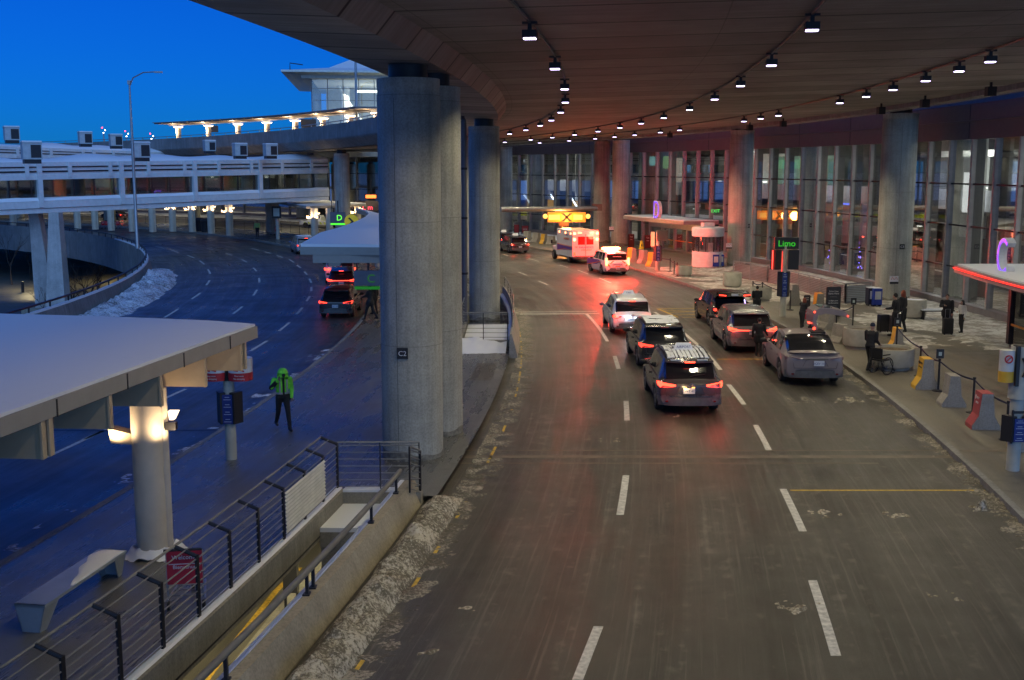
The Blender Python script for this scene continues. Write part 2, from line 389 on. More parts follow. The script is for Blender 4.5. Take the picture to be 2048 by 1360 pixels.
tag(snowfield('slush',slush,8,60,.25,1.25,lambda s,o,t:.03*(1-t)*(1+2.5*nz(s,o,2.2,5)+1.2*nz(s,o,9,1))-.014,.06,0.0),'brown grit and slush scattered beside the yellow edge line','slush',kind='stuff')
def bank2(s,o,t):
    wdt=1.0 if s<60 else 1.0
    full=min(1,(s-46)/6)*min(1,max(0,(92-s)/14)); e=min(1,t*9)*max(0,1-t/(.55+.45*full*(.75+.5*noise.noise(Vector((s*.4,1,0))))))**.6
    return (.45+.55*min(1,max(0,(s-58)/16)))*.95*e*full*(1+.35*nz(s,o,.7))+.10*nz(s,o,3.5)*(e>0)*full+.05*nz(s,o,9)*full-.03
tag(snowfield('snow_bank',bsnow,44,96,-21.05,-18.9,lambda s,o,t:bank2(s,o,t)*(.85 if t<.5 else .85),.16,0.0),'long ploughed snow bank inside the curved parapet','snow bank',kind='stuff')
tag(snowfield('slush',slush,18,48,11.6,12.75,lambda s,o,t:.055*min(1,t*1.3)*(1+1.8*nz(s,o,1.5,3)+1.3*nz(s,o,8,1))-.035,.06,0.0),'dirty crumbled snow lying along the right kerb','slush',kind='stuff')
tag(snowfield('trodden_snow',msnow,44.5,80,16.2,23.2,lambda s,o,t:.06*(t-.10+.75*nz(s,o,.35,2)+.25*nz(s,o,2)),.16),'trodden snow on the pavement in front of the glass wall','snow',kind='stuff')
tag(snowfield('trodden_snow',msnow,60,80,12.8,17,lambda s,o,t:.04*(nz(s,o,.5,9)+.22),.16),'thin trodden snow around the far planters','snow',kind='stuff')
for i,(u,v,wd) in enumerate(((1345,832,.5),(1700,800,.8),(1650,1028,.5),(1790,1030,.5),(1215,880,.5),(940,1215,.3),(865,1305,.3),(1612,800,.8),(1760,790,.6),(1960,1018,.30),(1895,1190,.5),(1600,1215,.6),(960,705,2.2),(775,935,.5))):
    s,o=SO(at(u,v)); zb=.15 if o>12.5 or o<0 else 0
    tag(snowfield('snow_lump',slush if i in(0,7,8,12,13) else dsnow,s-wd*.6,s+wd*.6,o-wd*.7,o+wd*.7,lambda S,O,t:(.035 if i!=9 else .20)*(1.0-math.hypot((S-s)/wd/.6,(O-o)/wd/.7)*1.0+1.6*nz(S,O,3.5,i)+.8*nz(S,O,9,i)) -.03,.035,zb+.001),'small broken lump of grey snow lying on the ground','snow lump','snow scraps on the road',kind='stuff')
tag(snowfield('trodden_snow',snow,108,215,14.5,23.0,lambda s,o,t:.06*(.35+.75*nz(s,o,.3,4)),.7),'bright snow on the far pavement beyond the curving road','snow',kind='stuff')
tag(snowfield('kerb_snow',bsnow,14,46,-7.9,-7.1,lambda s,o,t:.04*(nz(s,o,.9,7)-.28+.4*nz(s,o,5)),.10,.0),'broken line of snow along the left kerb','snow',kind='stuff')
# ================================================================ UPPER DECK (over the main road, curving away left)
deck=thing('elevated_deck','concrete upper roadway deck curving overhead above the arrivals road','road deck',(0,0,0))
OE=-2.5
strip('soffit', -14, 245, [OE,-.6], lambda s,o:ZC(s,o)-(.42 if o>-1 else .30), soff, 2.0, deck, flip=True)
strip('soffit', -14, 245, [-.6,-.25], lambda s,o:ZC(s,o)-(.42 if o<-.5 else 0.0), soff, 2.0, deck, flip=True)
strip('soffit', -14, 245, [-.25,3,7,11,15,18,20], lambda s,o:ZC(s,o), soff, 2.0, deck, flip=True)
zf=lambda s:ZC(s,0)
sweep('parapet', -14, 245, [(OE,-.33),(OE-.9,.35),(OE-1.0,.5),(OE-1.0,1.75),(OE-.75,1.75),(OE-.72,.9),(OE,.9)], fascia, 2.0, deck, zf=zf)
sweep('edge_beam', -14, 245, [(20.0,.38),(20.0,1.9),(20.3,1.9),(20.3,.30)], fascia, 2.0, deck, zf=zf)
strip('road_surface', -14, 245, [OE-.72,5,12,20], lambda s,o:ZC(s,0)+.9, asph, 3.0, deck)
sweep('parapet_rail', 60, 245, [(OE-.9,1.95),(OE-.8,1.95),(OE-.8,2.02),(OE-.9,2.02)], galv, 2.0, deck, zf=zf)
b=MB()
for s in range(60,240,3): b.box(W(s,OE-.85,ZC(s,0)+1.85),(.06,.06,.22),head(s))
b.build('parapet_rail_posts',galv,deck)
# ---- columns
def column(s,o,r,zt,label,group,plate=None,pipe=False):
    p=W(s,o); t=thing('concrete_column',label,'column',(p.x,p.y,0),head(s),group)
    b=MB(); seg=40; prof=[(r,-.3),(r,.0),(r,zt-.75),(r*.985,zt-.73),(r*.985,zt-.55),(r,zt-.53),(r,zt-.35)]
    b.lathe(prof,seg=seg); b.build('shaft',conc,t,True)
    b=MB(); b.lathe([(r*.62,zt-.35),(r*.62,zt-.02)],seg=24); b.build('bearing',dk,t,True)
    b=MB()
    for a in (-1.85,1.2): b.box((r*math.cos(a)*.998,r*math.sin(a)*.998,(zt-.8)/2),(.008,.012,zt-.85),a)
    b.build('form_seam',M('seam_dark',(.14,.135,.12),.8),t)
    b=MB(); b.lathe([(r+.004,.14),(r+.004,.30)],seg=40,cap=False); b.v=[(x,y,z+(.22*(noise.noise(Vector((x*2.2,y*2.2,s)))+.2) if z>.2 else 0)) for x,y,z in b.v]; b.build('salt_splash',M('salt_stain',(.20,.185,.15),.8,var=.5,scale=9),t,True)
    if plate:
        b=MB(); b.box((0,0,0),(.27,.03,.27)); pl=b.build('plate',blk,t); pl.location=(-.35*r*.2+plate[1],-math.sqrt(max(0,r*r-plate[1]**2))-.012,plate[2]); 
        text(plate[0],.17,wht,pl,(0,-.022,-.06),center=True)
    return t
def text(s,size,mat,parent,loc,rot=(math.pi/2,0,0),center=True,ext=.004,name='lettering'):
    cu=bpy.data.curves.new('lettering','FONT'); cu.body=s; cu.size=size; cu.extrude=ext
    cu.align_x='CENTER' if center else 'LEFT'; cu.resolution_u=3
    o=bpy.data.objects.new('lettering',cu); C.objects.link(o)
    dg=bpy.context.evaluated_depsgraph_get(); me=bpy.data.meshes.new_from_object(o.evaluated_get(dg))
    bpy.data.objects.remove(o); me.materials.clear(); me.materials.append(mat)
    n=bpy.data.objects.new(name,me); C.objects.link(n); n.parent=parent; n.location=loc; n.rotation_euler=rot
    return n
LG='columns along the median'; RG='columns beside the terminal wall'
column(27.95,-1.28,.76,ZC(28,-1)-.38,'massive concrete column nearest the camera marked C2 between the two roads',LG,('C2',-.02,2.85))
column(30.5,-1.15,.75,ZC(30,-1)-.38,'concrete column standing directly behind the nearest C2 column',LG)
column(53.4,-1.25,.72,ZC(53,-1)-.38,'concrete column rising behind the snowy stair enclosure',LG)
for s,lb in ((73.5,'shaded concrete column seen in the gap behind the C2 columns'),(93.5,'median concrete column hidden behind the nearest pair'),(114.5,'concrete column at the end of the glazed footbridge')):
    column(s,-1.25,.74,ZC(s,-1)-.38,lb,LG)
for i,s in enumerate((134,154,174,194,214)):
    column(s,-1.25,.74,ZC(s,-1)-.38,'far concrete column under the curving deck, number %s beyond the footbridge end'%('first second third fourth fifth'.split()[i]),LG)
column(60.6,21.3,.92,ZC(60,21)+.0,'wide concrete column marked C3 beside the snowy round planter',RG,('C3',.1,3.1))
column(80.2,20.6,.86,ZC(80,21)+.0,'wide concrete column between ticket booth and ramp railing',RG,('C4',.35,3.1))
column(100.6,20.9,.80,ZC(100,21)+.0,'right column of the close pair behind the ambulance',RG,('D1',.2,3.0))
column(103.9,20.9,.80,ZC(104,21)+.0,'left column of the close pair behind the ambulance',RG)
column(122.5,21.4,.80,ZC(122,21)+.0,'far terminal column at the edge of the median column',RG)
for i,s in enumerate((142,162,182,202,222)):
    column(s,21.3,.86,ZC(s,21)+.0,'far terminal side column, %s past the curve'%('first second third fourth fifth'.split()[i]),RG)
for s in (60.6,80.2,102.2,122.5,142,162):
    sweep('column_bracket', s-1.6, s+1.6, [(19.2,.02),(19.2,.5),(22.4,.5),(22.4,.02)], soff, 1.0, deck, zf=lambda s_:ZC(s_,20))
# sign plates on columns
def col_sign(u,v,w_,h_,Y,name,label):
    p=atY(u,v,Y); t=thing(name,label,'sign',p,0)
    b=MB(); b.box((0,0,0),(w_,.03,h_)); b.build('panel',wht,t)
    b=MB(); b.box((0,-.02,-h_*.36),(w_,.01,h_*.26)); b.build('strip',dk,t)
    b=MB(); b.tube([(-.16,-.022,.02),(-.08,-.022,.16),(0,-.022,.02)],.012,5); b.tube([(.02,-.022,.02),(.1,-.022,.16),(.18,-.022,.02)],.012,5); b.build('pictogram',EM('sign_red',(.5,.02,.02),.02,(.5,.02,.02)),t)
col_sign(1788,560,.46,.42,60.0,'no_smoking_sign','small white notice with red pictogram on column C3')
col_sign(1458,492,.42,.38,80.0,'no_smoking_sign','small white notice with red pictogram on the column behind the newspaper boxes')
col_sign(1223,458,.40,.38,100.2,'no_smoking_sign','small white notice on the column above the emergency vehicles')
# ---- downpipe beside the third column
p0=atY(910,232,51.5); pe=atY(930,700,51.5)
t=thing('drain_pipe','dark drain pipe dropping beside the median column','pipe',(pe.x,51.5,0))
b=MB(); x=pe.x; pts=[(p0.x-1.0-x,0,p0.z+.15),(p0.x-x-.25,0,p0.z+.12)]+[( -.42+.42*math.sin(a),0,p0.z-.30+.42*math.cos(a)) for a in [i*math.pi/2/6 for i in range(7)]]+[(0,0,.2)]
b.tube(pts,.13,12); b.build('pipe',M('grey_pvc',(.10,.10,.12),.4),t,True)
b=MB()
for z in (2.5,5,7.2): b.lathe([(.16,z),(.16,z+.10)],seg=12)
b.build('bracket',dk,t,True)
# ================================================================ PARAPET OF THE LEFT ROAD
par=thing('curved_parapet','curved concrete parapet along the inner edge of the left road','parapet',(0,0,0))
sweep('parapet_wall', -12, 245, [(-21.25,-1.9),(-21.55,-1.9),(-21.55,.85),(-21.2,.85),(-21.05,.0),(-21.25,.0)], fascia, 1.5, par)
sweep('handrail', -12, 245, [(-21.45,1.15),(-21.35,1.15),(-21.35,1.23),(-21.45,1.23)], dk, 1.5, par)
b=MB()
for s in range(-10,244,3): b.box(W(s,-21.4,1.0),(.06,.08,.34),head(s))
b.build('rail_bracket',dk,par)
sweep('snow_cap', 40, 120, [(-21.5,.852),(-21.25,.852),(-21.28,.93),(-21.45,.93)], snow, 1.5, par)
b=MB(); 
PG='piers under the left road'
for s,o in ((88.5,-20.4),(104,-20.0),(118,-20),(134,-20),(72,-20),(150,-20)):
    p=W(s,o); b=MB(); b.lathe([(.95,-5.3),(.95,-1.5)],seg=28)
    tag(b.build('bridge_pier',conc,None,True),'round concrete pier under the left road parapet','pier',PG)
b=MB(); p=W(89,-21.9); b.tube([W(94,-21.7,-1.6),W(90.5,-21.8,-2.1),W(89.6,-21.9,-2.6),W(89.6,-21.9,-5.3)],.11,8)
tag(b.build('drain_pipe',dk,None,True),'thin drain pipe down the pier under the curved parapet','pipe')
# ================================================================ STAIR OPENING (near)
op=thing('stair_well','concrete lined stair opening with a snow covered slab','stair well',(0,0,0))
sweep('beam', -12, 24.2, [(-2.40,-.22),(-2.40,.10),(-2.26,.10),(-2.26,.34),(-2.0,.34),(-2.0,-.22)], conc2, 1.5, op)
sweep('beam', -12, 24.3, [(-.78,-1.6),(-.78,.52),(-.5,.52),(-.30,.03),(-.30,-1.6)], concrete('tan_concrete',(.40,.35,.26),form=False,stain=.3), 1.5, op)
sweep('beam_groove', -12, 24.1, [(-2.0,-.12),(-1.993,-.12),(-1.993,-.15),(-2.0,-.15)], dk, 1.5, op)
sweep('snow_cap', 8, 24.2, [(-2.25,.342),(-2.06,.342),(-2.08,.385),(-2.22,.385)], snow, .7, op)
sweep('snow_cap', 8, 24.2, [(-.775,.522),(-.69,.522),(-.70,.55),(-.765,.55)], snow, .7, op)
b=MB()
for (s0,s1,o0,o1,z0,z1) in ((24.0,24.26,-2.2,-.3,-3.2,.30),(22.35,22.6,-1.99,-.79,-3.4,-.35),(22.3,24.0,-1.99,-.79,-.35,-.04)):
    P=[W(s0,o0),W(s0,o1),W(s1,o1),W(s1,o0)]; b.prism([(p.x,p.y) for p in P],z0,z1)
b.build('end_wall',conc2,op)
b=MB(); P=[W(22.3,-1.99),W(22.3,-.79),W(24.0,-.79),W(24.0,-1.99)]; b.prism([(p.x,p.y) for p in P],-.038,.05); b.build('snow_cap',snow,op)
sweep('snow_cap', 24.02, 24.25, [(-2.0,.302),(-.8,.302),(-.8,.35),(-2.0,.36)], snow, .2, op)
def railing(name,label,line,h,nr,lean=0.0,pr=.035,group=None,panel=None,mat=dk,cap=True):
    """line: list of (s,o,z) posts; bars run between them"""
    t=thing(name,label,'railing',(0,0,0),0,group)
    P=[W(s,o,z) for s,o,z in line]
    def off(i):
        s=line[i][0]; a=head(s); return Vector((-math.cos(a),-math.sin(a),0))
    for i,p in enumerate(P):
        b=MB(); n=off(i)
        b.box(p+Vector((0,0,h/2)),(pr*1.0,pr*2.4,h),head(line[i][0]))
        if lean: b.tube([p+Vector((0,0,h-.02)),p+n*lean+Vector((0,0,h+lean*.32))],pr*.9,6)
        b.build('post',mat,t)
    b=MB()
    for k in range(nr):
        z=h*(k+.7)/(nr)-.02
        b.tube([p+Vector((0,0,z)) for p in P],.011 if k<nr-1 else .014,6)
    if lean:
        for f in (.5,1.0): b.tube([p+off(i)*lean*f+Vector((0,0,h+lean*.32*f+.01)) for i,p in enumerate(P)],.022 if f==1 else .012,6)
    elif cap: b.tube([p+Vector((0,0,h)) for p in P],.024,8)
    b.build('rails',M('rail_grey',(.24,.235,.22),.45,metal=.3),t,True)
    if panel:
        b=MB(); a,c=P[panel[0]],P[panel[1]]; n=Vector((.03,0,0)); rows=11
        for k in range(rows):
            z0=.1+k*(h-.2)/rows; z1=z0+(h-.2)/rows
            b.quad(a+n+Vector((0,0,z0)),c+n+Vector((0,0,z0)),c+n*2+Vector((0,0,(z0+z1)/2)),a+n*2+Vector((0,0,(z0+z1)/2)))
            b.quad(a+n*2+Vector((0,0,(z0+z1)/2)),c+n*2+Vector((0,0,(z0+z1)/2)),c+n+Vector((0,0,z1)),a+n+Vector((0,0,z1)))
        b.build('ribbed_panel',M('ribbed_white',(.62,.60,.52),.5),t)
    return t
lg=[(s,-2.13,.36) for s in (24.1,23.05,21.85,20.62,19.35,18.1,16.88,15.7,14.5,13.2,11.9)]
railing('steel_railing','dark steel railing with inclined top running along the stair opening',lg,1.02,8,.36,panel=(1,3))
railing('steel_railing','cross railing closing the far end of the stair opening',[(24.13,-2.13,.31),(24.13,-1.2,.31),(24.13,-.35,.31)],1.08,7,0,.02)
railing('steel_railing','short railing return beside the foot of column C2',[(24.15,-.33,.2),(23.5,-.42,.45)],1.0,7,0,.03)
t=thing('pipe_rail','thick steel pipe rail on brackets over the tan wall','pipe rail',(0,0,0))
b=MB(); b.tube([W(s,-.62,.92) for s in [10+i*.5 for i in range(28)]],.055,12); b.build('pipe',M('grey_pipe',(.16,.155,.14),.5),t,True)
for s in (14.35,17.45,17.75,21.2,23.2):
    b=MB(); b.box(W(s,-.64,.70),(.05,.07,.38)); b.box(W(s,-.66,.53),(.14,.16,.03)); b.build('bracket',dk,t)
b=MB(); P=[at(400,1375,-5.27),at(465,1290,-5.27),at(510,1235,-5.27),at(552,1182,-5.27),at(600,1135,-5.27)]
for i in range(len(P)-1):
    a,c=P[i],P[i+1]; w_=Vector((.09,0,0)); b.quad(a-w_,a+w_,c+w_,c-w_)
st(b.build('lower_line',yellow))
b=MB(); b.quad(at(405,1375,-5.275)+Vector((.25,0,0)),at(405,1375,-5.275)+Vector((6,0,0)),at(610,1125,-5.275)+Vector((6,4,0)),at(610,1125,-5.275)+Vector((.25,0,0))); st(b.build('lower_pavement',concrete('lower_slab',(.42,.40,.33),form=False)))
# ---- second stair enclosure behind the C2 columns
e2=thing('stair_well','stair enclosure under the third median column with snow on its wall','stair well',(0,0,0))
b=MB()
for (s0,s1,o0,o1,z0,z1) in ((45.2,45.45,-2.2,.0,-1.5,.42),(49.0,49.2,-2.0,-.1,-1.5,-.1),(61.8,62.0,-2.2,.0,-1.5,.42)):
    P=[W(s0,o0),W(s0,o1),W(s1,o1),W(s1,o0)]; b.prism([(p.x,p.y) for p in P],z0,z1)
b.build('end_wall',conc2,e2)
sweep('side_wall',43.4,62,[(.0,-.5),(.0,.42),(.02,.95),(.10,.95),(.34,.0),(.34,-.5)],concS,1.2,e2)
sweep('side_wall',45.2,62,[(-2.27,-1.5),(-2.27,.35),(-2.05,.35),(-2.05,-1.5)],conc2,1.2,e2)
b=MB(); P=[W(47.2,-2.0),W(47.2,-.1),W(52,-.1),W(52,-2.0)]; b.prism([(p.x,p.y) for p in P],-.4,.08); b.build('slab',conc2,e2)
b=MB(); b.prism([(p.x,p.y) for p in P],.083,.16); b.build('snow_cap',snow,e2)
sweep('snow_cap',45.5,61.5,[(-.14,.42),(-.0,.42),(-.01,.60),(-.12,.55)],snow,.8,e2)
tag(snowfield('snow_heap',snow,43.3,45.2,-2.3,-.15,lambda s,o,t:.55*min(1,max(0,(s-43.4)/1.8))*(1-.5*t)*(1+.3*nz(s,o,2))-.05+.03*nz(s,o,8),.1),'clean snow heap against the end wall of the second stair well','snow heap',kind='stuff')
railing('steel_railing','dark railing across the near end of the second stair well',[(45.33,-2.1,.43),(45.33,-1.1,.43),(45.33,-.12,.43)],1.1,6,0,.03)
railing('steel_railing','dark railing along the road side of the second stair well',[(s,.06,.95) for s in (45.4,48,50.6,53.2,55.8,58.4,61)],.55,4,.0,.03)
railing('steel_railing','dark railing along the walkway side of the second stair well',[(s,-2.16,.35) for s in (45.5,48,50.5,53,55.5,58,60.5)],1.1,8,.0,.03)
railing('steel_railing','long dark railing along the far median edge',[(s,-.6,.15) for s in [66+2.4*i for i in range(52)]],1.05,6,.0,.02)
# ================================================================ TERMINAL (glass facade, right)
FO=23.3; GT=8.7
term=thing('terminal_building','long curved terminal with tall glass wall, grey fins and plum band above','terminal',(0,0,0))
def box_so(b,s0,s1,o0,o1,z0,z1,m=None):
    P=[W(s0,o0),W(s0,o1),W(s1,o1),W(s1,o0)]; b.prism([(p.x,p.y) for p in P],z0,z1,m)
sweep('plinth',20,240,[(FO-.35,.1),(FO-.35,.5),(FO+.1,.5),(FO+.1,.1)],M('plinth_grey',(.20,.18,.19),.5),2.0,term)
sweep('fascia_band',20,240,[(FO-.12,GT),(FO-.12,GT+.85),(FO-.16,GT+.87),(FO-.16,GT+.93),(FO-.12,GT+.95),(FO-.12,10.45),(FO+.4,10.45),(FO+.4,GT)],plum,2.0,term)
b=MB()
s=24.0
while s<238: box_so(b,s,s+.035,FO-.135,FO-.11,GT+.01,10.4); s+=2.2*3
b.build('band_joint',dk,term)
sweep('upper_wall',10,95,[(FO+.6,10.3),(FO+.6,16),(FO+1,16),(FO+1,10.3)],M('upper_blue_wall',(.35,.37,.42),.5),2.0,term)
sweep('roof_edge',10,95,[(FO-.6,11.6),(FO-.6,12.1),(FO+.6,12.1),(FO+.6,11.6)],M('upper_blue_wall',(.35,.37,.42)),2.0,term)
bays=[]; s=28.0
while s<140: bays.append((s,s+2.2)); s+=2.2
while s<236: bays.append((s,s+4.4)); s+=4.4
vest=[(36.5,46.6),(89.5,97.2)]
for (a,c) in bays:
    hid=False
    b=MB(); b.quad(W(a+.06,FO,.5),W(c-.06,FO,.5),W(c-.06,FO,GT),W(a+.06,FO,GT))
    wn=b.build('window',gls,term)
    for z in (2.2,4.35,6.47):
        b=MB(); box_so(b,a+.07,c-.07,FO-.035,FO+.05,z-.04,z+.04); b.build('transom',dk,wn)
    b=MB(); box_so(b,a-.09,a+.07,FO-.16,FO+.06,.5,GT); b.build('mullion',alu,term); b=MB(); box_so(b,a-.03,a+.03,FO+.062,FO+.55,.5,GT); b.build('fin',M('fin_dark',(.075,.068,.064),.5),term)
strip('hall_floor',20,240,[FO+.1,30,38,FO+24],.14,M('hall_floor_stone',(.20,.19,.18),.25),4,term)
strip('hall_ceiling',20,240,[FO+.3,38,FO+24],9.4,M('hall_ceiling_white',(.45,.46,.44),.7),4,term,flip=True)
sweep('hall_wall',20,240,[(FO+14,.1),(FO+14,9.4),(FO+14.3,9.4),(FO+14.3,.1)],M('hall_wall_paint',(.13,.13,.125),.7,var=.5,scale=.5),3,term)
sweep('gallery',60,135,[(FO+7,4.6),(FO+7,5.9),(FO+7.1,5.9),(FO+7.1,5.0),(FO+14,5.0),(FO+14,4.6)],M('gallery_white',(.4,.42,.46),.5),3,term)
whitebd=M('hall_board',(.78,.82,.80),.5)
b=MB()
for i,(s0,s1,z0,z1,oo) in enumerate(((40,42.5,2,7.6,8),(46,48.4,1,6.3,8.5),(52.8,56,3.4,7.3,10),(57.5,60.6,3.4,7.3,10),(61.5,64.5,3.0,7.2,10),(66,70,2.6,7.8,11),(72.5,75.5,2.5,8,11),(78,84,1,5.5,10),(86,92,1,4.4,11.5),(97,101,5.4,8.6,13),(38,58,8.3,8.7,9),(60,78,8.0,8.4,9))):
    box_so(b,s0,s1,FO+oo,FO+oo+.3,z0,z1)
b.build('hall_screen_wall',whitebd,term)
b=MB()
for s in range(30,140,9):
    p=W(s+.7,FO+6.5); b.lathe([(.33,.14),(.33,9.4)],c=(p.x,p.y,0),seg=16)
b.build('hall_column',M('hall_column_white',(.5,.5,.48),.5),term,True)
b=MB()
for s in range(30,140,5): box_so(b,s,s+3.1,FO+3.6+((s*7)%5)*.6,FO+4.1+((s*7)%5)*.6,.14,1.1)
b.build('hall_counter',M('hall_dark_furniture',(.07,.06,.06),.4),term)
# lit signs inside the hall
def lit(name,s0,s1,o,z0,z1,col,es,label=None,txt=None):
    b=MB(); box_so(b,s0,s1,o,o+.12,z0,z1); x=b.build(name,EM('lit_%s_%d'%(name,int(s0*10)),col,es),term)
    return x
lit('billboard',66.3,67.9,FO+6.2,4.55,7.0,(1,1,1),3.5); lit('billboard',68.6,69.3,FO+6.2,4.55,7.0,(1,1,1),3.5)
lit('screen',107.5,109.3,FO+5.9,7.5,8.4,(.2,.8,.8),1.6); lit('screen',105.3,106.2,FO+5.9,7.2,8.4,(.4,.8,.3),1.2)
lit('shop_front',102.8,110.5,FO+11,5.5,8.3,(.9,.75,.6),.22); lit('shop_front',88.5,97,FO+11,5.5,8.3,(.15,.45,.25),.22)
lit('shop_sign',92.5,96.5,FO+10.8,7.2,8.0,(.05,.4,.15),.5)
t_=text('LIND',1.0,EM('yellow_letters',(.9,.9,.05),3),term,W(98.2,FO+9.5,6.75),(math.pi/2,0,head(97)-.9),name='lettering')
lit('screen',82.5,85,FO+8,4.4,4.8,(.15,.2,1),1.6); lit('screen',136,137.5,FO+6,7.7,8.3,(.7,.85,1),2.5); lit('screen',132.6,133.8,FO+6,7.7,8.3,(.7,.85,1),2)
lit('screen',129.4,130.4,FO+6,8.0,8.2,(.7,.85,1),2)
for s0 in (118.5,122.6,126.5,134): lit('orange_panel',s0,s0+1.5,FO+5,1.0,3.6,(.9,.45,.05),.35)
text('EXIT',.34,EM('exit_green',(.1,1,.15),1.2),term,atY(1431,425,87),(math.pi/2,0,.1))
for i,(s0,w_,z0,z1,o_) in enumerate(((31,.5,.2,9,6),(35,.4,.2,7,7.5),(43.6,.6,.2,9,7),(49.6,.5,.2,7,6),(51,.7,2.4,7.6,9),(56.6,.3,.2,9,5),(65.1,.4,.2,9,7),(71.2,.6,.2,8,8),(76.6,.5,.2,9,6),(85.2,.4,.2,9,6))):
    b=MB(); box_so(b,s0,s0+w_,FO+o_,FO+o_+.4,z0,z1); b.build('hall_pier',M('hall_pier_dark',(.06,.055,.055),.5) if i%2 else whitebd,term)
for i,(s0,s1,z0,z1,o_) in enumerate(((44,52,4.3,4.7,6.5),(52,64,2.3,2.7,8),(66,80,4.2,4.6,9.5),(30,42,6.4,6.9,8))):
    b=MB(); box_so(b,s0,s1,FO+o_,FO+o_+.5,z0,z1); b.build('hall_beam',M('hall_pier_dark',(.06,.055,.055),.5),term)
for i in range(26):
    s_=32+i*3.3+rnd.uniform(-1,1); z_=rnd.choice((9.25,9.25,6.0,3.2)); b=MB(); box_so(b,s_,s_+rnd.uniform(.15,.5),FO+8.0,FO+8.3,z_,z_+.06); b.build('hall_downlight',EM('hall_spot',(1,.97,.9),5),term)
# escalators with lit balustrades
for i,(s0,o0) in enumerate(((117.5,4),(121.5,4.6),(125.5,4))):
    b=MB(); a=W(s0,FO+o0,.2); c=W(s0+5.5,FO+o0+3,5.0); b.tube([a,c],.35,6); b.build('escalator',M('escalator_grey',(.12,.12,.14),.35,metal=.4),term)
    b=MB(); b.tube([a+Vector((0,-.4,2.6)),c+Vector((0,-.4,-.6))],.10,6); b.build('escalator_light',EM('cold_strip',(.75,.85,1),3.5),term)
# blue twinkle trees in the hall
for i,s in enumerate((73.6,76.5)):
    b=MB(); p=W(s,FO+2.6)
    for k in range(34):
        h=rnd.uniform(.5,2.6); r=.55*(1-h/3.0); a=rnd.uniform(0,6.28); b.sphere((p.x+r*math.cos(a),p.y+r*math.sin(a),h),.035,6)
    b.build('string_light',EM('blue_twinkle',(.15,.12,1),6),term)
def area(name,loc,rot,sx,sy,e,col,par=None):
    l=bpy.data.lights.new(name,'AREA'); l.shape='RECTANGLE'; l.size=sx; l.size_y=sy; l.energy=e; l.color=col
    o=bpy.data.objects.new(name,l); C.objects.link(o); o.location=loc; o.rotation_euler=rot; o.parent=par; return o
for s in (34,46,58,70,82,94,108,124,142,165,195):
    b=MB(); box_so(b,s-2,s+2,FO+6.8,FO+7.1,9.3,9.36); b.build('hall_light',EM('hall_tube',(1,.97,.88),2.0),term)
    area('hall_lamp',W(s,FO+7,9.2),(0,0,head(s)),4,4,900,(1,.97,.90))
# ---- entrance canopies with letters
def letter_obj(ch,p,rz,h,par):
    b=MB(); 
    if ch=='C': path=[(.42*math.cos(a),.5*math.sin(a)) for a in [R(50)+R(260)*i/18 for i in range(19)]]
    else: path=[(-.30,-.5),(-.30,.5),(.02,.5)]+[(.02+.36*math.cos(a),.5*math.sin(a)) for a in [R(80)-R(160)*i/12 for i in range(13)]]+[(.02,-.5),(-.30,-.5)]
    g=bpy.data.objects.new('letter_sign',None); C.objects.link(g); g.parent=par; g.location=p; g.rotation_euler=(0,0,rz)
    def rib(y0,y1,th,m,nm):
        b=MB()
        for i in range(len(path)-1):
            a=Vector((path[i][0],0,path[i][1]))*h; c=Vector((path[i+1][0],0,path[i+1][1]))*h
            d=(c-a).normalized(); n=Vector((d.z,0,-d.x))*th/2; a-=d*.03; c+=d*.03
            b.extr([a-n+Vector((0,y0,0)),a+n+Vector((0,y0,0)),c+n+Vector((0,y0,0)),c-n+Vector((0,y0,0))],(0,y1-y0,0))
        return b.build(nm,m,g)
    rib(0,.30,h*.17,wht,'letter_body'); rib(-.015,-.001,h*.10,EM('letter_violet',(.16,.07,1.0),1.5),'letter_face')
    b=MB(); b.box((0,.15,-h*.62),(.25,.2,h*.2)); b.build('letter_foot',dk,g)
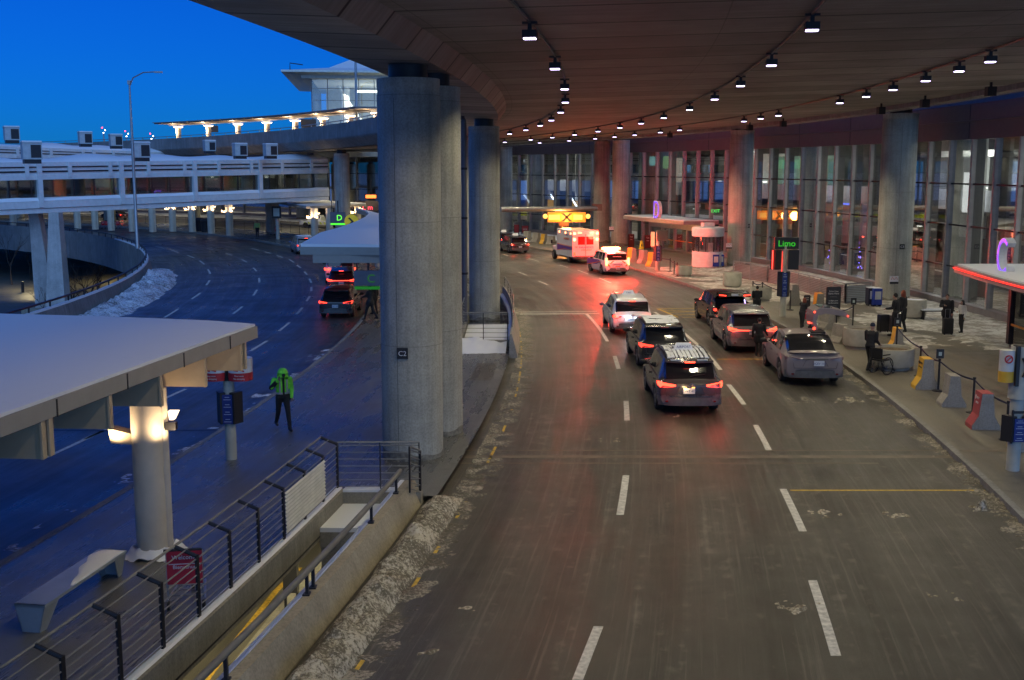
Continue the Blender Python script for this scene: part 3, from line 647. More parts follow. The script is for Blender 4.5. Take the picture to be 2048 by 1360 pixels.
def canopy_entry(name,label,s0,s1,o0,z,ch,chpx,scale,redstrip=False):
    t=thing(name,label,'entrance canopy',(0,0,0))
    def oo(s): return o0+.35*((s-(s0+s1)/2)/((s1-s0)/2))**2
    b=MB(); n=14; top=[]; 
    fr=[W(s0+(s1-s0)*i/n,oo(s0+(s1-s0)*i/n)) for i in range(n+1)]; bk=[W(s0+(s1-s0)*i/n,FO-.2) for i in range(n+1)]
    b.prism([(p.x,p.y) for p in fr]+[(p.x,p.y) for p in bk[::-1]],z-.28,z)
    b.build('roof',M('canopy_metal',(.34,.31,.32),.4,metal=.3),t)
    b=MB(); fr2=[W(s0+.1+(s1-s0-.2)*i/n,oo(s0+(s1-s0)*i/n)+.1) for i in range(n+1)]
    b.prism([(p.x,p.y) for p in fr2]+[(p.x,p.y) for p in bk[::-1]],z+.002,z+.07); b.build('snow_cap',snow,t)
    # doors and side walls
    s2,s3,o2=s0+.9*scale,s1-1.2*scale,o0+2.3*scale
    b=MB(); box_so(b,s2,s3,o2,FO-.2,.15,.3); 
    for q in (s2,s3): box_so(b,q-.08,q+.08,o2,FO-.3,.3,z-.29)
    for q in range(5):
        s=s2+(s3-s2)*q/4; box_so(b,s-.12,s+.12,o2-.10,o2+.12,.3,z-.29)
    box_so(b,s2,s3,o2-.08,o2+.1,z-.9,z-.30); b.build('door_frame',steel if ch=='D' else M('dark_frame',(.06,.055,.06),.4,metal=.5),t)
    for q in range(4):
        a=s2+(s3-s2)*q/4+.12; c=s2+(s3-s2)*(q+1)/4-.12
        b=MB(); b.quad(W(a,o2,.3),W(c,o2,.3),W(c,o2,z-.9),W(a,o2,z-.9)); d=b.build('door',gls,t)
        b=MB(); box_so(b,a,c,o2-.04,o2-.01,1.05,1.13); b.build('handle',M('orange_bar',(.75,.30,.04),.4),d)
    s,o=SO(chpx); letter_obj(ch,chpx,head(s)-math.pi/2,1.2*scale,t)
    if redstrip:
        b=MB(); 
        for i in range(n): b.tube([fr[i]+Vector((-.03,0,z-.10)),fr[i+1]+Vector((-.03,0,z-.10))],.03,6)
        b.build('red_light_strip',EM('red_strip',(1,.02,.012),2.2),t)
    return t
canopy_entry('entrance_canopy','snow topped entrance canopy with violet letter C and red light strip',33.5,46.4,17.75,3.35,'C',atY(2006,515,43.2)+Vector((0,0,.05)),1.0,True)
canopy_entry('entrance_canopy','snow topped entrance canopy with violet letter D behind the emergency vehicles',88.0,98.5,19.6,3.0,'D',atY(1312,417,96.5)+Vector((0,0,-.1)),1.05)
# ticket booth
p=at(1411,531,.15); p=Vector((14.3,83.2,.15)); k=.9
t=thing('ticket_booth','white round cornered ticket booth with dark windows beside a column','booth',p,head(80),None,k)
b=MB(); b.lathe([(1.25,0),(1.25,1.25)],seg=28); b.lathe([(1.25,2.45),(1.30,2.46),(1.32,3.05),(1.30,3.1)],seg=28); b.build('shell',wht,t,True)
b=MB(); b.lathe([(1.20,1.25),(1.20,2.45)],seg=28,cap=False); b.build('window',gls,t,True)
b=MB()
for a in range(0,360,30): b.box((1.22*math.cos(R(a)),1.22*math.sin(R(a)),1.85),(.06,.06,1.2),R(a))
b.build('window_post',dk,t)
b=MB(); b.lathe([(1.28,3.101),(1.25,3.17)],seg=28); b.build('snow_cap',snow,t,True)
b=MB(); b.box((.0,.1,3.35),(.95,.6,.35)); b.build('roof_unit',wht,t)
b=MB(); b.box((.0,-.7,1.5),(.5,.05,.9)); b.box((0,.3,1.1),(1.2,.6,.1)); b.build('desk',wht,t)
# ================================================================ UNDER-DECK LAMPS
fx=thing('ceiling_lamp','x','ceiling lamp',(0,0,0))
b=MB(); b.box((0,0,.08),(.29,.26,.15)); b.box((0,0,.30),(.30,.10,.05)); b.box((0,0,.22),(.08,.08,.16)); b.build('housing',blk,fx)
b=MB()
b.box((0,0,-.010),(.24,.20,.022)); b.build('lens',lampf,fx)
spot=bpy.data.lights.new('deck_spot','SPOT'); spot.energy=420; spot.color=(1.0,.88,.60); spot.spot_size=R(142); spot.spot_blend=.45; spot.shadow_soft_size=.14
spotf=spot.copy(); spotf.energy=760
LROW={'left':(2.1,[12.5,18,23.6,30.1,36.9,43.3,49.9,56.8,62.5,68.5,74.5,80.5,86.5,92.5,98.5]),
 'middle':(7.8,[11.5,18.5,23.7,31,37.8,44.2,50.9,57.6,63.3,68.6,74,79.7,85.1,90.3,96.5,102.5]),
 'right':(13.9,[24,31.9,34.7,38.1,41.9,45.4,49.2,58.5,61.4,64.2,75.6,79.2,84.1,88,91.8,97,103])}
used=False; ix=0
ords='first second third fourth fifth sixth seventh eighth ninth tenth eleventh twelfth thirteenth fourteenth fifteenth sixteenth seventeenth'.split()
for row,(o,ss) in LROW.items():
    for i,s in enumerate(ss):
        z=9.75+.03*(o-2.1)-.009*(s-38)
        lab='violet white ceiling lamp, %s from the camera in the %s row'%(ords[i],row)
        f=fx if not used else dup(fx,(0,0,0)); used=True
        f.location=W(s,o,z); f.rotation_euler=(0,0,head(s)); f['label']=lab; f['group']='lamps under the deck'
        l=bpy.data.objects.new('deck_spot',spot if s<54 or (72<s<93 and row!='right') else spotf); C.objects.link(l); l.location=W(s,o,z-.06)
        if row=='right' and 31<s<50 : 
            pass
    b=MB(); b.tube([W(4+i*2.0,o,ZC(4+i*2.0,o)-.06) for i in range(60)],.035,6)
    tag(b.build('lamp_conduit',dk),'dark conduit running along the %s lamp row under the deck'%row,'conduit')
b=MB()
for i,s in enumerate((24,29,34,39,45,52,57,70,75,88)):
    o=18.6; p=W(s,o,ZC(s,o)-.35); t=thing('ceiling_speaker','small dark unlit box under the deck edge, %s from the camera'%ords[i],'speaker box',p,head(s),'dark boxes under the deck edge')
    b=MB(); b.box((0,0,0),(.34,.34,.36)); b.box((0,0,.26),(.08,.08,.2)); b.build('housing',blk,t)
# ================================================================ FAR LEFT UPPER DECK FURNITURE
SE=164
up=thing('drop_off_canopy','long thin lit canopy over the upper departures road','canopy',(0,0,0))
zt=lambda s:12.6+.0*s
def canopyrib(s0,s1):
    b=MB(); n=26
    for i in range(n):
        a=s0+(s1-s0)*i/n; c=a+(s1-s0)/n*.86; box_so(b,a,c,-.6,3.2,12.72,12.86)
    return b
canopyrib(112,SE).build('roof_panels',M('canopy_brown',(.20,.16,.13),.5),up)
sweep('roof_beam',112,SE,[(1.7,12.58),(1.7,12.71),(1.9,12.71),(1.9,12.58)],wht,3,up)
sweep('roof_beam',112,SE,[(-.7,12.865),(-.7,12.93),(3.3,12.93),(3.3,12.865)],M('canopy_edge',(.25,.23,.22),.5),3,up)
for i,(u,) in enumerate(((387,),(437,),(486,),(534,),(583,),(631,),(680,),(727,))):
    # posts spaced along the arc
    s=SE-2-i*7.0; p=W(s,1.8)
    b=MB(); z0=ZC(s,0)+.9; b.lathe([(.33,z0),(.33,12.5)],c=(p.x,p.y,0),seg=12); b.build('post',M('post_cream',(.55,.48,.40),.6),up,True)
    b=MB(); b.lathe([(.5,12.30),(.62,12.42)],c=(p.x,p.y,0),seg=12); b.build('lamp',EM('warm_up',(1,.72,.42),5),up,True)
    l=bpy.data.lights.new('upper_lamp','POINT'); l.energy=220; l.color=(1,.72,.42); l.shadow_soft_size=.15
    lo=bpy.data.objects.new('upper_lamp',l); C.objects.link(lo); lo.location=W(s,.9,11.9)
for i,(u,v,w_,h_) in enumerate(((425,258,22,13),(617,247,26,15))):
    p=atY(u,v,150 if i==0 else 130); t=thing('message_board','dark message board hanging under the upper canopy, %s'%('farther one' if i==0 else 'nearer one'),'sign',p,.3)
    b=MB(); b.box((0,0,0),(w_*.065,.25,h_*.065)); b.build('panel',blk,t)
    b=MB(); b.box((-.5,0,.65),(.06,.06,.6)); b.box((.5,0,.65),(.06,.06,.6)); b.build('hanger',dk,t)
# upper terminal hall
A=atY(625,230,150); ut=thing('upper_terminal','upper glass terminal hall with flared white roof','terminal hall',(A.x,A.y,0),R(7))
zb,zt_=10.0,18.6
b=MB(); L_=48; 
for z in (11.4,12.9,14.4,15.9,17.4,18.8): b.box((L_/2,-.02,z),(L_,.10,.07))
for x in range(0,49,2): b.box((x,-.02,(zb+zt_)/2),(.10,.14,zt_-zb))
for y in range(0,30,3): b.box((-.02,y,(zb+zt_)/2),(.14,.10,zt_-zb))
b.build('window_frame',M('frame_blue',(.18,.2,.22),.5),ut)
b=MB(); b.quad((0,0,zb),(L_,0,zb),(L_,0,zt_),(0,0,zt_)); b.quad((0,0,zb),(0,30,zb),(0,30,zt_),(0,0,zt_)); b.build('window',glass('upper_glass',(.75,.85,.85),.10),ut)
b=MB(); b.box((L_/2,14,zb-1.0),(L_,28,.6)); b.box((L_/2,22,(zb+zt_)/2),(L_-2,.4,zt_-zb)); b.build('hall_wall',M('upper_hall_wall',(.5,.5,.45),.6),ut)
b=MB(); b.rings([[Vector(p) for p in q] for q in ([( -1.2,-1.2,zt_),(L_+1,-1.2,zt_),(L_+1,30,zt_),(-1.2,30,zt_)],[(-1.3,-1.3,zt_+.35),(L_+1,-1.3,zt_+.35),(L_+1,31,zt_+.35),(-1.3,31,zt_+.35)],[(-3.6,-3.4,zt_+.6),(L_+4,-3.4,zt_+.6),(L_+4,34,zt_+.6),(-3.6,34,zt_+.6)],[(-3.6,-3.4,zt_+.85),(L_+4,-3.4,zt_+.85),(L_+4,34,zt_+.85),(-3.6,34,zt_+.85)])]); b.build('roof',M('roof_cream',(.68,.68,.62),.5),ut)
b=MB(); b.rings([[Vector((x0,y0,z)),Vector((x1,y0,z)),Vector((x1,y1,z)),Vector((x0,y1,z))] for x0,x1,y0,y1,z in ((-3.2,L_+3,-3.0,33,zt_+.86),(2.2,L_,1,30,zt_+1.5),(6.5,L_-5,6,24,zt_+3.6),(10,L_-9,9,20,zt_+4.6))]); b.build('snow_cap',snow,ut)
b=MB(); b.tube([(3,12,zb),(6,12,zb+4),(3,12,zt_)],.25,8); b.tube([(9,12,zb),(13,12,zt_)],.28,8); b.tube([(4,14,zb),(4,14,zt_)],.6,12);b.tube([(11,14,zb),(11,14,zt_)],.6,12); b.build('steel_strut',wht,ut)
b=MB(); b.box((7,10,zt_-.9),(3,.5,.3)); b.box((17,8,zt_-.9),(6,.5,.3)); b.box((5,9,zb+1.2),(5,.4,.25)); b.build('hall_light',EM('upper_tube',(1,.95,.8),4),ut)
b=MB(); b.tube([(-2.5,-3,zt_+.85),(-2.5,-3,zt_+1.7),(-.9,-3,zt_+1.5)],.07,6); b.build('davit',dk,ut)
for x in (6,20): area('upper_hall_lamp',ut.matrix_world@Vector((0,0,0)),(0,0,0),8,8,1900,(1,.95,.8)).location=Vector((A.x+x,A.y+8+x*.3,zt_-1.2))
# ================================================================ FOOTBRIDGES (left)
def footbridge(name,label,A,B,wd,H,post_step,first_post,col_win):
    """A right end, B left end: Vectors at the top edge of the visible side"""
    t=thing(name,label,'footbridge',(0,0,0))
    d=(B-A); L=Vector((d.x,d.y,0)).length; ux=Vector((d.x,d.y,0)).normalized(); sl=d.z/L
    nrm=Vector((-ux.y,ux.x,0)); 
    if nrm.y<0: nrm=-nrm        # points away from the camera
    def P(x,y,z): return A+ux*x+nrm*y+Vector((0,0,sl*x+z))
    def bx(b,x0,x1,y0,y1,z0,z1,m=None):
        b.extr([P(x0,y0,z0),P(x1,y0,z0),P(x1,y0,z1),P(x0,y0,z1)],nrm*(y1-y0),m)
    wp=M('bridge_white',(.66,.67,.68),.45,var=.08)
    b=MB(); bx(b,0,L,-.06,.3,-.34,0); bx(b,0,L,-.0,.3,-H*.29,-.34); bx(b,0,L,-.10,.3,-H*.345,-H*.25); bx(b,0,L,0,.3,-H*.86,-H*.69); bx(b,0,L,-.12,.3,-H*.90,-H*.76); bx(b,0,L,0,wd,-H,-H*.91); bx(b,0,L,.3,wd,-.5,-.15); bx(b,0,L,wd,wd+.3,-H*.29,0); bx(b,0,L,wd,wd+.3,-H*.9,-H*.69)
    b.build('cladding',wp,t)
    x=post_step*.28
    while x<L:
        b=MB(); bx(b,x,x+.32,-.20,.05,-H*.30,-.03); b.build('bracket',wp,t); x+=post_step/2
    x=first_post; 
    while x<L:
        b=MB(); bx(b,x-.2,x+.2,-.24,.2,-H*.88,.0); b.build('post',wp,t); x+=post_step
    b=MB(); bx(b,0,L,-.09,-.08,-H*.20,-H*.17); bx(b,0,L,-.09,-.08,-H*.11,-H*.09); b.build('louvre_gap',dk,t)
    x=0; n=int(L/(post_step/4)); 
    for i in range(n):
        x0=i*post_step/4; b=MB(); bx(b,x0+.05,x0+post_step/4-.05,.08,.10,-H*.69,-H*.34); wnd=b.build('window',col_win,t)
    for i in range(n+1):
        b=MB(); bx(b,i*post_step/4-.05,i*post_step/4+.05,.05,.14,-H*.69,-H*.34); b.build('window_frame',dk,t)
    b=MB(); bx(b,0,L,.4,wd,-H*.80,-H*.78); bx(b,0,L,wd-.1,wd,-H*.66,-H*.32); b.build('inner_wall',M('bridge_inside',(.25,.27,.27),.6,var=.5,scale=.35),t)
    # snow on ledges
    b=MB(); k=int(L/.8); r1=[]
    for i in range(k+1):
        x=i*.8; h=.16+.20*max(0,noise.noise(Vector((x*.35,0,0)))+.35)
        r1.append([P(x,-.15,-H*.76),P(x,-.02,-H*.76+h),P(x,.02,-H*.76+h),P(x,.04,-H*.76)])
    b.rings(r1); b.build('ledge_snow',snow,t)
    b=MB(); r1=[]
    for i in range(k+1):
        x=i*.8; h=.10+.25*max(0,noise.noise(Vector((x*.18,3,0)))+.3)
        r1.append([P(x,-.04,.002),P(x,.1,.05+h*.4),P(x,wd*.5,.05+h*2.2),P(x,wd,.05+h),P(x,wd+.2,.002)])
    b.rings(r1); b.build('roof_snow',snow,t,True)
    for i in range(3):
        area('bridge_lamp',P(8+i*14,wd*.6,-H*.4),(0,0,0),3,1,30,(.9,1,.85))
    return t,P
brwin=glass('bridge_glass',(.38,.44,.42),.22)
A1=Vector((-18.8,117.5,8.15)); B1=Vector((-62,66.5,7.25))
fb,P1=footbridge('footbridge','white glazed footbridge crossing low over the left road',A1,B1,3.6,4.15,7.4,8.6,brwin)
A2=Vector((-36,150,8.9)); B2=Vector((-78,92,10.4))
fb2,P2=footbridge('footbridge','second white footbridge sloping up behind the front one',A2,B2,3.6,3.6,8,5,brwin)
# tapered legs
legm=concrete('leg_concrete',(.55,.53,.52),form=False,stain=.3)
for i,(ub,vb,ut_,Y,lab) in enumerate(((98,580,70,96,'left'),(118,592,110,93,'right'))):
    base=atY(ub,vb,Y); top=atY(ut_,425,Y)
    t=thing('concrete_support','%s tapering concrete leg carrying the footbridge above the snow'%lab,'support',(base.x,base.y,-5.3),0,'legs of the footbridge')
    b=MB(); h=top.z+5.3; dx=top.x-base.x
    b.rings([[Vector((x,y,0)) for x,y in ((-.95,-.7),(.75,-.7),(.75,.7),(-.95,.7))],[Vector((dx+x,y,h)) for x,y in ((-.35,-.45),(.45,-.45),(.45,.45),(-.35,.45))]])
    b.build('shaft',legm,t)
    if i==0:
        b=MB(); b.box((.6,.2,.35),(5.2,2.6,1.1)); b.build('footing',conc2,t)
# HVAC units
hv=thing('rooftop_unit','x','rooftop unit',(0,0,0),0)
b=MB(); b.box((0,0,.9),(1.7,1.3,1.5)); b.box((0,0,1.72),(1.8,1.4,.12)); b.build('casing',M('unit_grey',(.42,.46,.48),.5),hv)
b=MB(); b.box((.3,-.66,.9),(.9,.02,1.2)); b.build('grille',dk,hv)
b=MB(); b.box((0,0,-.05),(1.5,1.1,.4)); b.build('plinth',dk,hv)
b=MB(); b.box((0,0,1.82),(1.7,1.3,.1)); b.build('snow_cap',snow,hv)
HV=[(64,322,82,1.05,'on the bridge roof at the far left'),(24,283,112,1.1,'on the second bridge roof at the left edge'),(171,290,115,1.0,'low snowy one beyond the second bridge roof'),(232,294,120,1.0,'behind the tall lamp post'),(283,318,95,1.05,'just right of the tall lamp post on the front bridge'),(419,304,118,.9,'alone on the middle of the bridge roof'),(480,314,106,.95,'left one of the pair near the deck'),(541,314,110,.95,'right one of the pair near the deck')]
for i,(u,v,Y,k,lab) in enumerate(HV):
    o=hv if i==0 else dup(hv,(0,0,0)); p=atY(u,v,Y); o.location=p; o.rotation_euler=(0,0,.55); o.scale=(k*.72,k*.72,k*.72)
    o['label']='grey rooftop ventilation unit '+lab; o['group']='ventilation units on the bridge roofs'
# ---- tall lamp posts
def lamp_post(base,top,label,arm=1.0):
    t=thing('street_lamp',label,'lamp post',base,0)
    h=top.z-base.z; b=MB(); b.lathe([(.17,0),(.17,.3),(.13,.35),(.12,h*.5),(.07,h-.2),(.06,h)],seg=10); b.build('pole',galv,t,True)
    b=MB(); b.tube([(0,0,h-.3),(.3,0,h+.35),(1.1*arm,0,h+.75),(2.0*arm,0,h+.80)],.05,6); b.build('arm',galv,t,True)
    b=MB(); b.box((2.25*arm,0,h+.78),(.6,.26,.12)); b.box((0,0,h),(.22,.3,.3)); b.build('head',galv,t)
    return t
bs=atY(275,497,89.3); lamp_post(bs,atY(257,165,89.3)+Vector((0,0,0)),'tall grey lamp post standing on the curved parapet')
bs=atY(714,272,112); lamp_post(bs,atY(712,60,112),'tall lamp post on the upper deck parapet next to column C2',.7)
for i,(u,v,Y) in enumerate(((207,266,330),(253,273,330),(303,278,330),(317,297,330))):
    p=atY(u,v,Y); gz=-5.3; t=thing('apron_mast','distant apron light mast with small lamps, %s from the left'%ords[i],'light mast',(p.x,p.y,gz),0,'distant apron masts')
    b=MB(); b.lathe([(.25,0),(.2,p.z-gz)],seg=6); b.build('mast',galv,t); b=MB(); b.sphere((0,0,p.z-gz),.22,8); b.sphere((.5,0,p.z-gz+.8),.18,8); b.build('lamp',EM('apron_white',(.9,.9,1),6),t)
    b=MB(); b.sphere((-.3,0,p.z-gz+1.5),.2,8); b.build('beacon',EM('apron_red',(1,.05,.08),6),t)
# ================================================================ SNOW ROOFED CANOPIES (left walkway)
fasc=M('canopy_fascia',(.34,.32,.29),.5,var=.06); brk=M('bracket_cream',(.52,.41,.27),.55,var=.08); polem=M('pole_cream',(.55,.48,.38),.55,var=.12,scale=2)
def snow_roof(name,label,poly,z,th,thick_snow=.06):
    t=thing(name,label,'canopy',(0,0,0)); b=MB(); b.prism([(p.x,p.y) for p in poly],z-th,z); b.build('roof',fasc,t)
    c=sum(poly,Vector((0,0,0)))/len(poly); pp=[c+(p-c)*.992 for p in poly]
    b=MB(); b.prism([(p.x,p.y) for p in pp],z+.003,z+thick_snow); b.build('snow_cap',snow,t)
    return t
z=4.12
far=[at(515,652,z),at(420,645,z),at(300,640,z),at(150,635,z),at(0,631,z)]; le=at(0,631,z); far+= [Vector((le.x-3.5,le.y+.9,z))]
near=[Vector((-17.5,16,z)),Vector((-15,9,z)),Vector((-9.6,8,z)),at(0,838,z)]
FJ=True
c1=snow_roof('shelter_canopy','large snow covered shelter canopy in the left foreground with cream brackets',far+near,z,.24,.05)
R0=at(515,652,z); R1=at(0,838,z); dr=(R1-R0)
for i,u_ in enumerate((492,484,412,323,221,101,86,-40,-180)):
    p=at(u_,652+(515-u_)*.361,z); d=Vector((-1,.10,0)).normalized()
    a=p+Vector((-.04,0,-.242)); L_=6.5
    b=MB(); b.extr([a,a+Vector((0,0,-.54)),a+d*2.0+Vector((0,0,-.56)),a+d*L_+Vector((0,0,-.30)),a+d*L_],Vector((.0,.06,0))); b.box(a+Vector((0,.03,-.27)),(.03,.14,.54)); b.build('bracket',brk,c1)
for t_ in (.16,.39,.62,.85,1.08,1.3):
    p=R0+dr*t_; b=MB(); b.box(p+Vector((.004,0,-.13)),(.012,.03,.25),-math.atan2(dr.x,dr.y)); b.build('fascia_joint',dk,c1)
pb=at(307,1110,.15)
def shelter_pole(p,h,r,label,group,light=120):
    t=thing('shelter_pole',label,'post',p,0,group)
    b=MB(); b.lathe([(r,0),(r,h)],seg=28); b.build('shaft',polem,t,True)
    b=MB(); b.lathe([(r*.32,0),(r*.32,h)],c=(r*.95,.05,0),seg=14); b.build('side_pipe',polem,t,True)
    if light:
        b=MB(); b.extr([(r+.14,-.07,h-.58),(r+.22,-.07,h-.58),(r+.30,-.07,h-.42),(r+.12,-.07,h-.42)],(0,.14,0)); b.build('uplight',warm,t)
        b=MB(); b.box((r+.15,0,h-.70),(.2,.14,.14)); b.build('uplight_bracket',dk,t)
        b=MB(); b.extr([(-r-.38,-.15,h-.72),(-r+.05,-.15,h-.82),(-r+.05,-.15,h-1.02),(-r-.34,-.15,h-1.0)],(0,.3,0)); b.build('shroud',brk,t)
        for dx in (-r-.3,r+.25):
            l=bpy.data.lights.new('uplight_lamp','SPOT'); l.energy=light; l.color=(1,.72,.42); l.spot_size=R(150); l.spot_blend=.8; l.shadow_soft_size=.05
            lo=bpy.data.objects.new('uplight_lamp',l); C.objects.link(lo); lo.location=Vector(p)+Vector((dx,-.35,h-.95)); lo.rotation_euler=(math.pi-.3,(.25 if dx<0 else -.25),0)
    return t
shelter_pole((pb.x,pb.y,.15),z-.95,.29,'cream round post lit from its top under the foreground canopy','canopy posts',55)
tag(snowfield('snow_lump',snow,20.0,21.2,-5.1,-3.9,lambda S,O,t:.16*(1-abs(math.hypot(S-20.5,O+4.5)-.36)*5+.7*nz(S,O,3)),.05,.151),'ring of snow round the foot of the cream post','snow',kind='stuff')
z=3.6
pl=[at(u,v,z) for u,v in ((600,494),(640,470),(680,459),(712,447),(731,437),(738,430),(730,423),(712,418))]
rt=[Vector((W(97,-3.5).x,W(97,-3.5).y,z)),Vector((W(75,-3.6).x,W(75,-3.6).y,z)),Vector((-4.6,53.0,z))]
c2=snow_roof('shelter_canopy','snow covered canopy with a concave edge meeting column C2',pl+rt,z,.36,.14)
for i,s in enumerate((56,65,75,86)):
    p=W(s,-5.2,.15); shelter_pole(p,z-.5,.26,'cream post under the concave canopy, %s from the camera'%ords[i],'canopy posts',80 if i>0 else 0)
b=MB(); b.box((-6.6,53.6,z-.55),(5.5,.5,.36)); b.build('beam',fasc,c2)
z=3.6
pl=[at(u,v,z) for u,v in ((548,402),(612,413),(732,408),(700,405.5),(640,402),(590,400.5))]
c3=snow_roof('shelter_canopy','thin pointed snow covered canopy beside the footbridge end',pl,z,.22,.10)
for i,(u,v,l) in enumerate(((629,484,160),(659,484,0),(692,478,160),(716,470,160))):
    p=at(u,v,.15); t=shelter_pole(p,3.25,.30,'pale lit post under the thin pointed canopy, %s from the left'%ords[i],'canopy posts',l)
# posts along the far left walkway
FP=[(222,461),(264,463),(305,464),(345,463),(384,464),(422,467),(459,471)]
for i,(u,v) in enumerate(FP):
    p=at(u,v,.15); h=3.4
    t=shelter_pole(p,h,.34,'brown walkway post with lamp on top, %s from the left'%ords[i],'far walkway posts',110 if i>2 else 0)
for i,u in enumerate((27,65,105,155,190)):
    p=at(u,459-i*0,.15); shelter_pole(p,3.4,.34,'dim walkway post seen below the footbridge, %s from the left'%ords[i],'far walkway posts',0)
sweep('walkway_roof',128,240,[(-5.5,3.6),(-5.5,3.85),(-1.5,3.85),(-1.5,3.6)],fasc,3,thing('shelter_canopy','far walkway shelter roof hidden behind the footbridge','canopy'))
# ================================================================ VEHICLES
tyrem=M('tyre_rubber',(.02,.02,.02),.8); rimm=M('rim_metal',(.22,.22,.23),.35,metal=.8); trim=M('bumper_plastic',(.10,.10,.10),.6,var=.3,scale=5)
platem=M('plate_white',(.62,.64,.68),.4); intm=M('car_interior',(.012,.012,.014),.8); chrome=M('chrome',(.6,.6,.62),.15,metal=1)
redlit=EM('tail_lit',(1,.05,.022),6,(.3,.01,.01)); redlit2=EM('tail_lit_dim',(1,.05,.025),3.2,(.3,.01,.01)); redoff=M('tail_off',(.20,.012,.012),.15,coat=1); amber=EM('plate_lamp_amber',(1,.42,.08),3.5)
blue_w=EM('plate_lamp_white',(.75,.85,1),7)
def cr(xs, ys, x):       # monotone-ish smooth interpolation
    if x<=xs[0]: return ys[0]
    if x>=xs[-1]: return ys[-1]
    i=max(j for j in range(len(xs)) if xs[j]<=x); i=min(i,len(xs)-2)
    t=(x-xs[i])/(xs[i+1]-xs[i]); 
    def sl(j):
        if j<=0 or j>=len(xs)-1: return 0 if j<=0 else 0
        a=(ys[j]-ys[j-1])/(xs[j]-xs[j-1]); c=(ys[j+1]-ys[j])/(xs[j+1]-xs[j])
        return 0 if a*c<=0 else 2*a*c/(a+c)
    h=xs[i+1]-xs[i]; m0=sl(i)*h; m1=sl(i+1)*h
    if i==0: m0=(ys[1]-ys[0])
    if i==len(xs)-2: m1=(ys[-1]-ys[-2])
    return (2*t**3-3*t*t+1)*ys[i]+(t**3-2*t*t+t)*m0+(-2*t**3+3*t*t)*ys[i+1]+(t**3-t*t)*m1
KINDS={
 'suv':dict(L=4.9,Wd=1.92,H=1.72,zx=[0,.10,.30,.62,1.0,1.9,2.9,3.0,3.85,4.6,4.8,4.9],zz=[.98,1.06,1.30,1.60,1.67,1.72,1.66,1.63,1.10,.98,.88,.62],belt=1.04,rw=(.12,.56),rg=(.95,2.95),wheels=(.98,3.86),wr=.37,ws=(3.05,3.80)),
 'van':dict(L=5.1,Wd=1.96,H=1.76,zx=[0,.08,.22,.42,.8,2.2,3.2,3.35,4.25,4.85,5.0,5.1],zz=[1.0,1.10,1.34,1.64,1.71,1.76,1.70,1.66,1.10,.92,.84,.60],belt=1.03,rw=(.09,.38),rg=(.75,3.3),wheels=(1.0,4.05),wr=.36,ws=(3.4,4.2)),
 'boxy':dict(L=5.3,Wd=2.04,H=1.88,zx=[0,.05,.14,.30,.7,2.2,3.1,3.2,3.85,4.9,5.15,5.3],zz=[1.08,1.18,1.42,1.78,1.85,1.88,1.84,1.80,1.22,1.14,1.05,.7],belt=1.16,rw=(.06,.27),rg=(.6,3.1),wheels=(1.15,4.15),wr=.41,ws=(3.25,3.82)),
 'coupe':dict(L=5.0,Wd=2.0,H=1.66,zx=[0,.08,.32,.9,1.5,2.2,2.9,3.1,4.1,4.75,4.9,5.0],zz=[1.03,1.10,1.14,1.42,1.60,1.66,1.58,1.50,1.04,.88,.78,.58],belt=1.02,rw=(.42,1.45),rg=(1.2,3.0),wheels=(1.03,3.99),wr=.38,ws=(3.15,4.05)),
 'sedan':dict(L=4.9,Wd=1.84,H=1.46,zx=[0,.06,.45,.9,1.5,2.2,2.8,3.0,3.8,4.6,4.8,4.9],zz=[.95,1.02,1.06,1.25,1.42,1.46,1.40,1.34,.98,.88,.80,.58],belt=.94,rw=(.55,1.35),rg=(1.2,2.9),wheels=(.98,3.82),wr=.33,ws=(3.05,3.75)),
}
